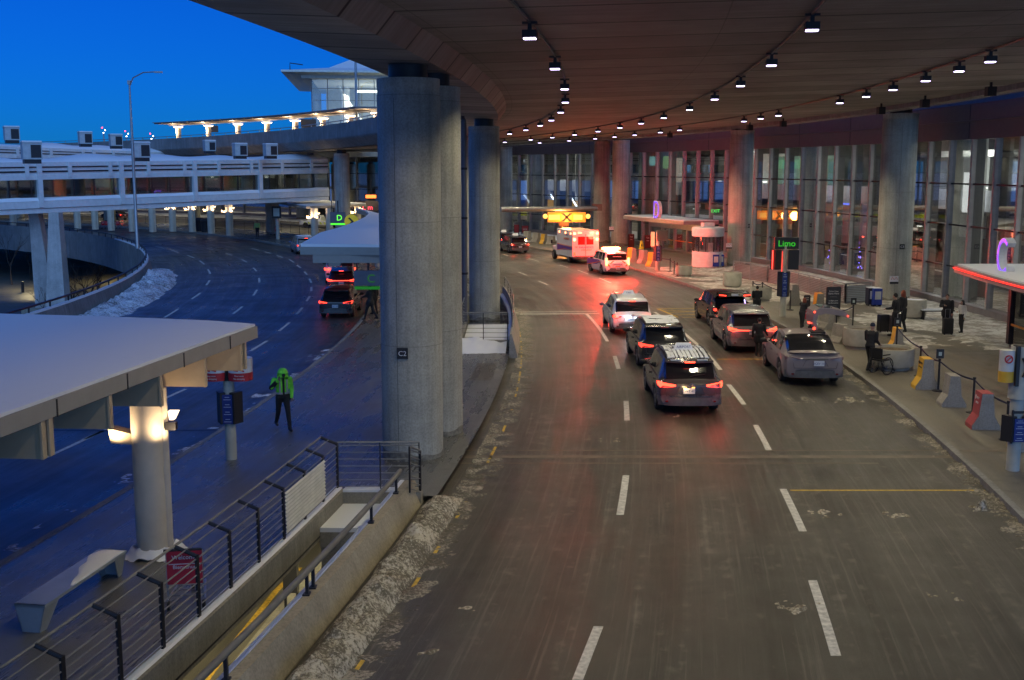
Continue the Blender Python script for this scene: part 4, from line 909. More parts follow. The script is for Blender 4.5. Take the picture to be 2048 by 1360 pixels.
def car(name,label,kind,paint,rear,rz,k=1.0,tails='lit',brake=True,plate=None,group=None,hatch=False,cat='car',snowroof=None,taxi=False,rails=True,tl='bar',emb=None,lampbar=None,plamp=None,cut_rear=False):
    K=KINDS[kind]; L,Wd=K['L'],K['Wd']; hw=Wd/2; belt=K['belt']
    t=thing(name,label,cat,rear,rz,group,k)
    ys=set([0,L,.03]); 
    for q in K['rw']+K['rg']+K['ws']: ys.add(round(q,3))
    mid=(K['rg'][0]+K['rg'][1])/2; c1,c2=K['rg'][0]+.62,mid+.25
    for q in (c1,c1+.09,c2,c2+.09): ys.add(round(q,3))
    y=.06
    while y<L: ys.add(round(y,3)); y+=.10
    ys=sorted(ys); ys=[y for i,y in enumerate(ys) if i==0 or y-ys[i-1]>.012 or y in (0,L)]
    wr_=K['wr']
    def sec(y):
        zt=cr(K['zx'],K['zz'],y)
        e0=min(1,y/.45); e1=min(1,(L-y)/.8)
        w=hw*(1-.085*(1-e0)**2.0-.16*(1-e1)**2.2)
        zs=.27+(.10*(1-min(1,y/.25)))
        for wy in K['wheels']:
            d=abs(y-wy)
            if d<wr_+.07: zs=max(zs, wr_*.98+math.sqrt(max(0,(wr_+.07)**2-d*d)))
        bl=min(belt,zt-.03); g=max(0,min(1,(zt-bl)/.5)); 
        zc=max(.80,zs+.02) if bl>.84 else max(zs+.02,bl-.12); zc=min(zc,bl-.02)
        pts=[(w-.07,zs),(w-.012,zs+(zc-zs)*.25),(w+.012,zs+(zc-zs)*.62),(w,zc),(w-.035,bl-.015),(w-.075,bl+.015*g)]
        wt=(w-.16)*(1-g)+(hw-.235-.02*(1-e0)*0)*g
        z6=bl+.01+(zt-.13-bl)*g if g>.2 else bl+(zt-bl)*.4
        pts+=[(wt+.03*g,max(z6,bl+.002)),(wt-.035*g-.05*(1-g),zt-.045*g-.012*(1-g)),(wt*.66,zt-.006),(wt*.33,zt+.0),(0,zt+.004)]
        if K['rw'][0]<=y<=K['rw'][1]: pass
        return pts
    S=[sec(y) for y in ys]; n=len(S[0]); full=2*n-1
    def ring(i):
        P=S[i]; return [Vector((-x,ys[i],z)) for x,z in P]+[Vector((x,ys[i],z)) for x,z in P[::-1][1:]]
    RG=[ring(i) for i in range(len(ys))]
    body,rearg,side,wind=MB(),MB(),MB(),MB()
    base=body.vs([p for r in RG for p in r])
    for i in range(len(ys)-1):
        ym=(ys[i]+ys[i+1])/2
        for j in range(full-1):
            jj=j if j<n-1 else full-2-j       # symmetric index
            tgt=body
            if jj>=6 and K['rw'][0]<ym<K['rw'][1]: tgt=rearg
            elif jj>=6 and K['ws'][0]<ym<K['ws'][1]: tgt=wind
            elif jj==5 and K['rg'][0]<ym<K['rg'][1] and not (c1<ym<c1+.09 or c2<ym<c2+.09): tgt=side
            elif jj==5 and K['rg'][1]<=ym<K['ws'][1]-.35: tgt=side
            if cut_rear and tgt is rearg: continue
            q=[RG[i][j],RG[i][j+1],RG[i+1][j+1],RG[i+1][j]]
            if tgt is body: a=base+i*full+j; body.face((a,a+1,a+full+1,a+full))
            else:
                if tgt is not body: 
                    nn=tgt.vs(q); tgt.face((nn,nn+1,nn+2,nn+3))
    # rear and front caps: rounded panels
    def cap(i,dy):
        r=RG[i]; cz=sum(p.z for p in r)/len(r)
        m_=[(1,0)]; prev=base+i*full if True else 0
        rs=[]
        for f,dd in ((.93,.45),(.80,.8),(.4,1.0)):
            rs.append([Vector((p.x*f, p.y+dy*dd, cz+(p.z-cz)*f)) for p in r])
        idx=[base+i*full+j for j in range(full)]
        for rr in rs:
            nn=body.vs(rr); new=[nn+j for j in range(full)]
            for j in range(full): body.face((idx[j],idx[(j+1)%full],new[(j+1)%full],new[j]))
            idx=new
        body.face(idx)
    if not cut_rear: cap(0,-.06)
    cap(len(ys)-1,.06)
    body.build('body',paint,t,True)
    if rearg.v: rearg.build('rear_window',gdk,t,True)
    side.build('side_window',gdk,t,True); wind.build('windscreen',gdk,t,True)
    b=MB(); b.box((0,L/2,.50),(Wd-.30,L-.5,.46)); b.build('underbody',intm,t)
    # wheels
    for wy in K['wheels']:
        for sx in (-1,1):
            x=sx*(hw-.13); b=MB()
            prof=[(wr_-.10,-.11),(wr_-.02,-.115),(wr_,-.08),(wr_,.08),(wr_-.02,.115),(wr_-.10,.11)]
            rs=[[Vector((x+h,wy+r*math.cos(a),wr_+r*math.sin(a))) for a in [2*math.pi*q/24 for q in range(24)]] for r,h in prof]
            b.rings(rs); ty=b.build('wheel',tyrem,t,True)
            b=MB(); xo=x+sx*.10
            for q in range(5):
                a=2*math.pi*q/5; b.extr([(xo,wy+.05*math.cos(a+1.57),wr_+.05*math.sin(a+1.57)),(xo,wy+.05*math.cos(a-1.57),wr_+.05*math.sin(a-1.57)),(xo,wy+(wr_-.10)*math.cos(a-.12),wr_+(wr_-.10)*math.sin(a-.12)),(xo,wy+(wr_-.10)*math.cos(a+.12),wr_+(wr_-.10)*math.sin(a+.12))],(sx*.02,0,0))
            rs=[[Vector((x+sx*h,wy+r*math.cos(a),wr_+r*math.sin(a))) for a in [2*math.pi*q/20 for q in range(20)]] for r,h in ((wr_-.10,.112),(wr_-.125,.118),(wr_-.13,.09))]
            b.rings(rs,cap=False); b.build('rim',rimm,ty,True)
    # rear bumper lower trim, curved
    def bar(z0,z1,y0,w0,m,nm,xa=-1,xb=1,par=t,bow=.0,th=.03):
        b=MB(); pts=[]; nn=10
        for i in range(nn+1):
            f=xa+(xb-xa)*i/nn; xx=f*w0; yy=y0+.24*abs(f)**4+bow
            pts.append((xx,yy))
        rs=[[Vector((x,y,z0)),Vector((x,y-th,z0+.01)),Vector((x,y-th,z1-.01)),Vector((x,y,z1))] for x,y in pts]
        b.rings(rs); return b.build(nm,m,par,True)
    bar(.30,.56,-.075,hw-.02,trim,'bumper')
    bar(.585,.60,-.075,hw-.05,chrome if kind=='suv' else trim,'bumper_strip')
    for sx in (-1,1):
        bar(.40,.46,-.10,hw,redoff,'reflector',.70*sx,.86*sx,th=.02)
    lit_={'lit':redlit,'dim':redlit2,'off':redoff}[tails]
    zt=belt-.13
    if kind=='van': zt=belt-.16
    if tl=='bar':
        for sx in (-1,1):
            b=MB(); P=[(.46,-.075,zt-.02),(.46,-.075,zt+.03),(.80,-.055,zt+.07),(hw-.02,.10,zt+.10),(hw+.02,.32,zt+.08),(hw+.01,.20,zt-.01),(hw-.05,.06,zt-.06),(.78,-.055,zt-.05)]
            b.rings([[Vector((sx*x,y-.02,z)) for x,y,z in P],[Vector((sx*(x-.01),y+.05,z)) for x,y,z in P]]); b.build('tail_light',lit_,t)
    elif tl=='full':
        bar(zt,zt+.035,-.07,hw*.97,lit_,'light_bar',-.97,.97)
        for sx in (-1,1):
            b=MB(); P=[(.55,-.08,zt+.0),(.60,-.08,zt+.05),(hw-.06,.05,zt+.12),(hw+.01,.22,zt+.14),(hw,.1,zt+.03),(.82,-.03,zt-.03)]
            b.rings([[Vector((sx*x,y-.02,z)) for x,y,z in P],[Vector((sx*(x-.01),y+.05,z)) for x,y,z in P]]); b.build('tail_light',lit_,t)
    elif tl=='small':
        for sx in (-1,1):
            b=MB(); P=[(.52,-.06,zt+.0),(.52,-.07,zt+.03),(hw-.10,.02,zt+.10),(hw+.01,.22,zt+.12),(hw-.02,.08,zt-.02),(.80,-.04,zt-.08)]
            b.rings([[Vector((sx*x,y-.02,z)) for x,y,z in P],[Vector((sx*(x-.01),y+.05,z)) for x,y,z in P]]); tlo=b.build('tail_light',redoff,t)
            b=MB(); b.sphere((sx*(hw-.12),-.02,zt+.03),(.085,.07,.07),10); b.build('bulb',lit_,tlo,True)
    elif tl=='tall':
        for sx in (-1,1):
            b=MB(); b.box((sx*(hw-.10),.0,1.10),(.11,.14,.55)); b.build('tail_light',EM('tail_amber',(1,.55,.12),6),t)
    if kind!='coupe' or True:
        b=MB()
        for sx in (-1,1): b.tube([(sx*.70,-.082,.64),(sx*.74,-.078,.80),(sx*.72,-.070,belt-.20)],.006,4)
        b.tube([(-.70,-.085,.64),(0,-.10,.635),(.70,-.085,.64)],.006,4); b.build('tailgate_gap',blk,t)
        b=MB(); b.tube([(-.42,-.10,.70),(-.30,-.075,.92),(.30,-.075,.92),(.42,-.10,.70)],.006,4); b.build('plate_recess',blk,t)
    # plate
    b=MB(); b.box((plate[1] if plate else 0,-.10,plate[2] if plate else .78),(.34,.03,.17)); pl=b.build('licence_plate',platem,t)
    if plate: text(plate[0],.10,M('plate_blue',(.05,.08,.25),.5),pl,(plate[1],-.118,plate[2]-.035),name='lettering')
    if plamp:
        for q in (-.12,.12):
            b=MB(); b.box(((plate[1] if plate else 0)+q,-.11,(plate[2] if plate else .78)+.105),(.09,.03,.02)); b.build('plate_lamp',plamp,t)
        l=bpy.data.lights.new('plate_glow','POINT'); l.energy=5; l.color=(1,.6,.25) if plamp is amber else (.7,.85,1); l.shadow_soft_size=.05
        lo=bpy.data.objects.new('plate_glow',l); C.objects.link(lo); lo.parent=t; lo.location=(-.2,-.22,.88)
    if tails=='lit':
        for sx in (-1,1):
            l=bpy.data.lights.new('tail_glow','POINT'); l.energy=9; l.color=(1,.06,.03); l.shadow_soft_size=.08
            lo=bpy.data.objects.new('tail_glow',l); C.objects.link(lo); lo.parent=t; lo.location=(sx*.8,-.25,zt+.05)
    if emb:
        b=MB(); 
        if emb=='oval':
            rs=[]
            for aa,bb,cx_,cz_ in ((.085,.058,0,0),(.030,.052,0,0),(.06,.022,0,.03)):
                b.tube([(cx_+aa*math.cos(q),-.105,belt-.12+cz_+bb*math.sin(q)) for q in [2*math.pi*i/20 for i in range(21)]],.008,5)
        elif emb=='diamonds':
            for a in (90,210,330):
                d=Vector((math.cos(R(a)),0,math.sin(R(a)))); n=Vector((-d.z,0,d.x)); c=Vector((0,-.10,belt-.13))
                b.extr([c,c+d*.05+n*.028,c+d*.10,c+d*.05-n*.028],(0,-.01,0))
        b.build('emblem',chrome,t)
    # spoiler and high brake light
    y0=K['rw'][1]; zr=cr(K['zx'],K['zz'],y0)
    if kind in ('suv','van','boxy') and not cut_rear:
        b=MB(); rs=[]
        for f in [-1+i/5 for i in range(11)]:
            x=f*(hw-.27); yy=y0-.26+.10*f*f; rs.append([Vector((x,y0+.15,zr-.0)),Vector((x,y0+.12,zr+.045)),Vector((x,yy,zr+.0)),Vector((x,yy,zr-.045))])
        b.rings(rs); sp=b.build('spoiler',paint,t,True)
        b=MB(); b.box((0,y0-.262,zr-.018),(.30,.03,.035)); b.build('high_brake_light',redlit if brake else redoff,t)
        b=MB(); yw=K['rw'][0]+.05; zw=cr(K['zx'],K['zz'],yw); b.tube([(0,yw-.04,zw+.02),(.25,yw+.0,zw+.06),(.45,yw+.02,zw+.08)],.010,5); b.build('wiper',blk,t)
    # mirrors
    my=K['ws'][1]-.55
    for sx in (-1,1):
        b=MB(); b.sphere((sx*(hw+.12),my,belt+.03),(.13,.07,.085),10); b.box((sx*(hw-.0),my,belt-.02),(.16,.06,.05)); b.build('mirror',blk if kind!='van' else M('mirror_blue_grey',(.1,.13,.25),.3),t,True)
    for sx in (-1,1):
        b=MB()
        for yy in (c1-.35,c1+.75): b.box((sx*(hw+.012),yy,belt-.14),(.03,.18,.035))
        b.build('door_handle',paint,t)
    if rails and kind in ('suv','van','boxy'):
        for sx in (-1,1):
            xx=sx*(hw-.33); zz=lambda y: cr(K['zx'],K['zz'],y)
            b=MB(); b.tube([(xx,.75,zz(.75)-.0),(xx,.85,zz(.85)+.04),(xx,1.8,zz(1.8)+.045),(xx,2.7,zz(2.7)+.03),(xx,2.85,zz(2.85)-.01)],.018,6); b.build('roof_rail',blk,t,True)
    if snowroof:
        b=MB(); rnd2=random.Random(hash(label)%97 if False else len(label)*7+3); zz=lambda y: cr(K['zx'],K['zz'],y)
        if snowroof=='stripes':
            nx=10
            for i in range(nx):
                x0=-(hw-.33)+i*(2*(hw-.33))/nx+.015; x1=x0+rnd2.uniform(.06,.12); y=.72
                while y<2.7:
                    y2=min(2.75,y+rnd2.uniform(.5,1.6)); st_=[(y+(y2-y)*q/6) for q in range(7)]
                    wob=[rnd2.uniform(-.012,.012) for _ in st_]
                    b.rings([[Vector((x0+wob[q],s_,zz(s_)-.02)),Vector((x0+wob[q],s_,zz(s_)+.012)),Vector((x1-wob[q],s_,zz(s_)+.012)),Vector((x1-wob[q],s_,zz(s_)-.02))] for q,s_ in enumerate(st_)]); y=y2+rnd2.uniform(.06,.35)
            for sx in (-1,1): b.box((sx*.40,y0-.06,zr+.022),(.30,.20,.025),rx=-.12)
        else:
            def hf(x,y): return .05*(noise.fractal(Vector((x*1.1,y*3,len(label))),.9,2,4)+.25)
            nx,ny=24,40
            for i in range(nx):
                for j in range(ny):
                    xs=[-(hw-.32)+q*(2*(hw-.32))/nx for q in (i,i+1)]; yy=[.75+q*2.1/ny for q in (j,j+1)]
                    h=[hf(xs[a],yy[c]) for a,c in ((0,0),(1,0),(1,1),(0,1))]
                    if max(h)<=0: continue
                    q=[Vector((xs[a],yy[c],zz(yy[c])+.012+max(0,hf(xs[a],yy[c])))) for a,c in ((0,0),(1,0),(1,1),(0,1))]
                    b.quad(*q)
        b.build('roof_snow',snow,t,fix=False)
    if taxi:
        zr2=cr(K['zx'],K['zz'],1.9); b=MB(); b.rings([[Vector((x*f,1.75+y*f2,zr2+z)) for x,y in ((-.30,-.10),(.30,-.10),(.30,.10),(-.30,.10))] for f,f2,z in ((1,1,0),(.95,.9,.04),(.72,.4,.20))])
        tx=b.build('taxi_sign',M('taxi_white',(.8,.8,.8),.4,emit=(1,.95,.9),es=.12),t); 
        if taxi is not True: text(taxi,.11,M('plate_blue',(.05,.08,.25)),tx,(0,1.655,zr2+.05),(R(70),0,0))
    return t
darkp=dirty_paint('paint_charcoal',(.02,.02,.023),(.13,.12,.115),.62); blackp=dirty_paint('paint_black',(.008,.008,.009),(.04,.04,.04),.3); whitep=dirty_paint('paint_white',(.82,.82,.84),(.55,.53,.52),.15)
greyp=dirty_paint('paint_grey',(.12,.13,.14),(.30,.30,.30),.95); redp=dirty_paint('paint_dark_red',(.09,.014,.02),(.27,.245,.245),1.32); silv=dirty_paint('paint_silver',(.35,.36,.38),(.25,.25,.25),.4)
darkp2=dirty_paint('paint_graphite',(.045,.045,.05),(.24,.225,.215),.88)
def rearpos(u,v,dh=.62,z=0,s=None): 
    p=at(u,v,z); return p
def place(u,v,back,rz,k=1): # rear-tyre contact pixel -> rear bumper position
    p=at(u,v,0); d=Vector((-math.sin(rz),math.cos(rz),0)); return p-d*back*k
h=lambda u,v: head(SO(at(u,v))[0])
car('suv','charcoal car nearest the camera with bright brake lights and snow striped roof','suv',darkp2,place(1374,822,.62,.0),-.01,1.0,plate=('CWY 417',-.06,.76),snowroof='stripes',emb='oval',plamp=amber,rails=True,taxi='AIRPORT')
car('suv','dark grey car with patchy snow on its roof just ahead of the nearest car','suv',greyp if False else darkp,place(1326,734,.62,0),.02,.98,tails='dim',brake=False,plate=('CPWK 401',-.02,.80),snowroof='patch',emb='diamonds',plamp=blue_w,rails=False)
car('minivan','white taxi minivan with dirty tailgate standing at the stop line','van',whitep,place(1261,666,.62,.02),.02,.93,plate=('CMHK 283',0,.74),tl='small',taxi='TAXI',emb='oval',plamp=blue_w)
car('suv','glossy black car with its tailgate raised beside the pavement','suv',blackp,place(1459,653,.62,-.05),.05,.93,tails='dim',rails=False,tl='small',cut_rear=True,brake=False)
car('suv','grey car with a full width red light bar, second along the right kerb','suv',greyp,place(1499,702,.62,-.02),.0,1.0,tails='lit',brake=False,tl='full',rails=False,plate=('CRNT 552',0,.86))
car('suv_with_wing_door','dirty dark red car with one wing door raised, nearest on the right','coupe',redp,place(1620,766,.62,-.04),-.045,1.0,tails='off',tl='none',plate=('DCEV 118',.12,.80),brake=False)
car('suv','dark car with red tail lights last in the queue on the left road','suv',darkp,place(675,634,.62,0),.0,.86,tails='dim',plate=('BZKT 609',0,.72),rails=False,brake=False)
car('suv','dark car with full width light bar in the middle of the left queue','suv',darkp,place(684,586,.62,.1),.10,.86,plate=('CDFH 330',0,.74),tl='full',rails=False)
car('van','large grey van with snowy rear window ahead in the left queue','boxy',silv,place(681,568,.62,.12),.12,.95,rails=False,tl='bar')
car('minivan','pale car with snow on its roof near the concave canopy','van',silv,place(611,508,.62,.35),.33,.86,rails=False,tails='dim',tl='small',brake=True,snowroof='patch')
car('taxi','dusty dark taxi with white roof sign far down the main road','van',darkp2,place(1036,506,.62,.3),.28,.85,tl='small',taxi=True,brake=False,rails=False,plate=('TX 88',0,.66))
car('taxi','dark taxi mostly hidden beside the third column','suv',darkp,place(1014,497,.62,.36),.36,.86,tl='small',taxi=True,brake=False,rails=False)
car('sedan','dark car with one red tail light seen under the footbridge','sedan',darkp,at(250,440),1.0,.9,tl='small',rails=False,brake=False)
# ---- raised tailgate of the black car
tg=[o for o in bpy.data.objects if o.name.startswith('suv') and 'tailgate raised' in str(o.get('label'))][0]
b=MB(); K=KINDS['suv']; y0=.62; z0=1.60
rs=[]
for f in [-1+i/6 for i in range(13)]:
    x=f*.80; rs.append([Vector((x*.82,y0,z0)),Vector((x*.95,y0-.55,z0+.30-.05*f*f)),Vector((x,y0-1.05,z0+.24-.10*f*f)),Vector((x*.98,y0-1.15,z0+.04-.06*f*f)),Vector((x*.93,y0-1.0,z0+.08)),Vector((x*.9,y0-.5,z0+.16)),Vector((x*.8,y0,z0-.05))])
b.rings(rs); lg=b.build('tailgate',blackp,tg,True)
for sx in (-1,1):
    b=MB(); b.box((sx*.60,y0-1.14,z0+.10),(.34,.06,.05),ry=-sx*.12); b.build('tail_light',redlit2,lg)
b=MB(); b.box((0,y0-1.15,z0+.12),(.34,.04,.10)); b.build('licence_plate',platem,lg)
for sx in (-1,1):
    b=MB(); b.tube([(sx*.70,y0-.05,z0-.15),(sx*.78,y0-.75,z0+.10)],.014,6); b.build('strut',dk,lg)
b=MB(); b.box((0,.75,.72),(1.5,1.3,.06)); b.box((-.82,.5,1.0),(.04,.9,.6)); b.box((.82,.5,1.0),(.04,.9,.6)); b.box((0,1.4,1.0),(1.5,.1,.62)); b.box((0,.0,.58),(1.55,.14,.42)); b.build('boot_interior',intm,tg)
b=MB(); b.box((.76,.45,1.22),(.03,.4,.03),rx=.8); b.build('boot_lamp',EM('boot_violet',(.5,.4,1),5),tg)
# ---- raised wing door
wd=[o for o in bpy.data.objects if o.name.startswith('suv_with_wing_door')][0]
b=MB(); 
prof=[(.42,1.62),(.30,1.95),(.34,2.30),(.55,2.42),(1.0,2.40),(1.45,2.28),(1.62,2.14),(1.58,2.08),(1.2,2.16),(.75,2.22),(.50,2.16),(.44,1.95),(.50,1.62)]
b.rings([[Vector((x,y,z)) for x,z in prof] for y in (2.0,2.15,3.0,3.12)]); dr_=b.build('wing_door',redp,wd,True)
b=MB(); b.rings([[Vector((x,y,z)) for x,z in ((.55,2.425),(1.0,2.41),(1.0,2.43),(.56,2.45))] for y in (2.15,2.98)]); b.build('door_window',gdk,dr_)
b=MB(); b.sphere((1.52,1.99,2.14),.03,8); b.sphere((.36,1.98,1.70),.05,8); b.sphere((.36,1.98,2.28),.035,8); b.build('marker_lamp',redlit,dr_)
b=MB(); b.box((.40,1.9,1.5),(.5,.8,.3)); b.sphere((.45,2.6,1.62),(.16,.12,.22),10); b.build('seat',intm,wd)
b=MB(); rs=[[Vector((f*.86,-.0+.22*f**4,1.115-.02*abs(f))),Vector((f*.86,-.10+.22*f**4,1.17-.03*abs(f))),Vector((f*.86,.10+.2*f**4,1.15))] for f in [-1+i/6 for i in range(13)]]
b.rings(rs); b.build('spoiler',redp,wd,True)
b=MB(); b.rings([[Vector((f*.95,-.08+.24*f**4,.92)),Vector((f*.95,-.10+.24*f**4,.94)),Vector((f*.95,-.08+.24*f**4,.965))] for f in [-.45+i*.9/6 for i in range(7)]]); b.build('tailgate_crease',trim,wd)
for sx in (-1,1):
    b=MB(); P=[(.50,-.07,.93),(.50,-.07,.97),(.80,-.03,1.0),(.99,.2,1.0),(.98,.18,.88),(.80,-.03,.90)]; b.rings([[Vector((sx*x,y-.02,z)) for x,y,z in P],[Vector((sx*(x-.01),y+.05,z)) for x,y,z in P]]); b.build('tail_light',M('frosted_red',(.20,.12,.12),.5),wd)
# ---- emergency vehicles
strob=EM('strobe_red',(1,.10,.05),60,(.8,.1,.1)); strobw=EM('strobe_hot',(1,.22,.08),14,(.8,.1,.1)); 
purp=M('livery_purple',(.12,.06,.35),.4); orng=M('livery_orange',(.75,.18,.03),.4)
ph=.235
pv=car('paramedic_suv','white paramedic four wheel drive with blazing red roof light bar','boxy',whitep,place(1229,549,.62,ph),ph,.86,tails='lit',tl='tall',brake=False,rails=False,plate=('CFHJ 92',0,.58),cat='emergency car')
b=MB(); b.box((0,1.7,2.02),(1.50,.34,.16)); lb=b.build('light_bar',strobw,pv)
b=MB(); b.box((0,1.7,2.115),(1.3,.24,.03)); b.box((0,1.7,1.92),(1.1,.2,.06)); b.build('light_bar_cover',strob,lb)
b=MB()
for sx in (-1,1):
    b.extr([(sx*.70,-.078,.95),(sx*.55,-.078,.95),(sx*.30,-.078,1.15),(sx*.42,-.078,1.15)],(0,-.004,0)); b.extr([(sx*.72,-.078,.72),(sx*.60,-.078,.72),(sx*.78,-.072,.92),(sx*.86,-.068,.88)],(0,-.004,0))
b.box((0,-.08,.70),(.40,.006,.07)); b.build('chevrons',orng,pv)
b=MB(); b.extr([(-1.035,2.2,.75),(-1.035,4.8,.62),(-1.02,4.8,1.05),(-1.035,1.9,1.14),(-1.035,1.2,1.05)],(-.008,0,0)); b.build('side_stripe',purp,pv)
b=MB(); b.extr([(-1.037,1.2,1.0),(-1.037,4.7,.52),(-1.037,4.7,.60),(-1.037,1.2,1.06)],(-.012,0,0)); b.build('side_band',orng,pv)
text('PARAMEDIC',.13,wht,pv,(0,.10,1.44),(R(64),0,0))
text('PARAMEDIC',.16,purp,pv,(0,-.10,.83),name='lettering')
# ambulance
ah=head(SO(at(1171,527))[0]); ap=place(1171,527,.0,ah)
am=thing('ambulance','boxy white ambulance with red flashing lights beside the paramedic car','ambulance',ap,ah,None,.90)
b=MB(); x0,x1=-1.18,1.18
b.rings([[Vector(p) for p in ((x0,y,.55),(x0,y,2.72),(x0+.08,y,2.82),(x1-.08,y,2.82),(x1,y,2.72),(x1,y,.55))] for y in (0,.04,4.25,4.3)]); b.build('box_body',whitep,am)
b=MB(); b.rings([[Vector((x*fx_,y,z)) for x,z in ((-1,.45),(-1.02,1.15),(-.82,zt2),(.82,zt2),(1.02,1.15),(1,.45))] for y,fx_,zt2 in ((4.3,.98,2.15),(4.8,.98,2.12),(5.4,.96,1.35),(6.3,.92,1.22),(6.5,.85,.95))]); b.build('cab',whitep,am,True)
b=MB(); b.box((0,.02,2.9 if False else 2.83),(2.2,.0,.0)) if False else None
b.box((0,-.12,.50),(2.2,.28,.12)); b.box((0,3,.5),(1.9,6,.3)); b.build('step_bumper',trim,am)
for wy in (1.3,5.5):
    for sx in (-1,1):
        b=MB(); rs=[[Vector((sx*.98+h_,wy+r*math.cos(a),.42+r*math.sin(a))) for a in [2*math.pi*q/20 for q in range(20)]] for r,h_ in ((.3,-.16),(.42,-.13),(.42,.13),(.3,.16))]; b.rings(rs); wh=b.build('wheel',tyrem,am,True)
        b=MB(); rs=[[Vector((sx*(.98+h_),wy+r*math.cos(a),.42+r*math.sin(a))) for a in [2*math.pi*q/16 for q in range(16)]] for r,h_ in ((.24,.165),(.05,.12))]; b.rings(rs); b.build('rim',rimm,wh,True)
for sx in (-1,1):
    b=MB(); b.box((sx*.38,-.012,1.95),(.62,.02,.68)); b.build('rear_window',M('window_red_glow',(.10,.02,.02),.1,emit=(1,.05,.02),es=.10),am)  # panes glow red themselves, strobe light put into the material
b=MB(); b.box((0,-.02,1.55),(.03,.03,1.9)); b.box((0,-.02,.62),(2.1,.03,.03)); b.build('door_gap',trim,am)
b=MB()
for sx in (-1,1):
    for z in (2.56,2.05): b.box((sx*1.02,-.03,z),(.16,.06,.16 if z>2.1 else .20))
b.build('warning_light',strobw,am)
b=MB()
for y in (.5,1.9,3.6): b.box((x0-.02,y,2.55),(.05,.18,.14))
for x in (-.55,.55): b.box((x,-.03,2.62),(.3,.05,.09))
b.build('warning_light',EM('strobe_soft',(1,.16,.06),14,(.5,.05,.05)),am)
b=MB(); 
for sx in (-1,1): b.box((sx*1.02,-.03,.85),(.18,.06,.26))
b.build('tail_light',redlit,am)
b=MB(); b.extr([(x0-.004,.1,1.18),(x0-.004,4.2,.95),(x0-.004,4.2,1.45),(x0-.004,.1,1.38)],(-.006,0,0)); b.build('side_stripe',purp,am)
b=MB(); b.extr([(x0-.004,.05,1.40),(x0-.004,4.2,1.46),(x0-.004,4.2,1.52),(x0-.004,.05,1.45)],(-.010,0,0)); b.extr([(x0-.004,.05,1.14),(x0-.004,2.2,1.12),(x0-.004,4.2,.88),(x0-.004,4.2,.94),(x0-.004,2.2,1.18)],(-.010,0,0)); b.build('side_band',orng,am)
text('PARAMEDICS',.26,orng,am,(x0-.012,1.6,1.95),(math.pi/2,0,-math.pi/2)); text('TORONTO',.15,purp,am,(x0-.012,1.6,2.30),(math.pi/2,0,-math.pi/2))
text('PARAMEDICS',.22,purp,am,(.05,-.03,1.30)); text('AMBULANCE',.16,orng,am,(.05,-.03,1.10)); text('24',.2,orng,am,(-.85,-.03,1.35))
b=MB(); b.box((-1.45,5.0,1.6),(.14,.1,.32)); b.box((1.45,5.0,1.6),(.14,.1,.32)); b.tube([(-1.45,5,1.5),(1.45,5,1.5)],.02,5); b.build('mirror',blk,am)
def pt(name,p,e,col,r=.2):
    l=bpy.data.lights.new(name,'POINT'); l.energy=e; l.color=col; l.shadow_soft_size=r
    o=bpy.data.objects.new(name,l); C.objects.link(o); o.location=p; return o
lp=Matrix.Translation(pv.location)@Matrix.Rotation(ph,4,'Z')
def sp(name,p,e,col,tgt,ang=165,r=.25):
    l=bpy.data.lights.new(name,'SPOT'); l.energy=e; l.color=col; l.spot_size=R(ang); l.spot_blend=.5; l.shadow_soft_size=r
    o=bpy.data.objects.new(name,l); C.objects.link(o); o.location=p; o.rotation_euler=(Vector(tgt)-Vector(p)).to_track_quat('-Z','Y').to_euler(); return o
q=lp@Vector((0,1.4,2.1)); sp('strobe_glow',q,2600,(1,.045,.025),q+Vector((.3,-1,-1.1)),125); sp('strobe_glow',q,4200,(1,.06,.035),q+Vector((1,1.1,-.5)),105)
ap_=Matrix.Translation(ap)@Matrix.Rotation(ah,4,'Z')
q=ap_@Vector((.9,-1.3,2.0)); sp('strobe_glow',q,1700,(1,.012,.006),q+Vector((-.2,1,-.1)),150)  # added red spot close behind the ambulance, washes its rear doors
q=ap_@Vector((1.5,.2,2.4)); sp('strobe_glow',q,1300,(1,.08,.05),q+Vector((1,.2,-.35)),130)
for x_ in (-.95,.95): pt('strobe_glow',lp@Vector((x_,-.45,1.35)),120,(1,.012,.008),.1)  # added red points just off the tailgate, turn the white paint red
pt('strobe_glow',lp@Vector((-1.5,3.4,2.3)),170,(1,.012,.008),.1); pt('strobe_glow',lp@Vector((.1,.6,2.9)),200,(1,.012,.008),.1)  # more added points, redden the side and roof of the car
# pick-up truck on the far road
p=at(640,455); tk=thing('pickup_truck','white pick-up truck with yellow chevrons behind the pale lit posts','truck',p,1.35,None,.82)
b=MB(); b.rings([[Vector((x*w_,y,z)) for x,z in ((-.95,.45),(-1,.9),(-1,1.05),(1,1.05),(1,.9),(.95,.45))] for y,w_ in ((-2.8,.96),(-2.7,1),(2.6,1),(2.9,.9))]); b.rings([[Vector((x,y,z)) for x,z in ((-.95,1.05),(-.75,zt2),(.75,zt2),(.95,1.05))] for y,zt2 in ((-.5,1.6),(-.3,1.85),(1.0,1.85),(1.7,1.12))]); b.build('body',whitep,tk)
b=MB(); b.box((0,.35,1.45),(1.72,1.4,.42)); b.build('window',gdk,tk)
for wy in (-1.8,1.9):
    for sx in (-1,1):
        b=MB(); rs=[[Vector((sx*.9+h_,wy+r*math.cos(a),.4+r*math.sin(a))) for a in [2*math.pi*q/18 for q in range(18)]] for r,h_ in ((.25,-.13),(.4,-.11),(.4,.11),(.25,.13))]; b.rings(rs); b.build('wheel',tyrem,tk,True)
b=MB()
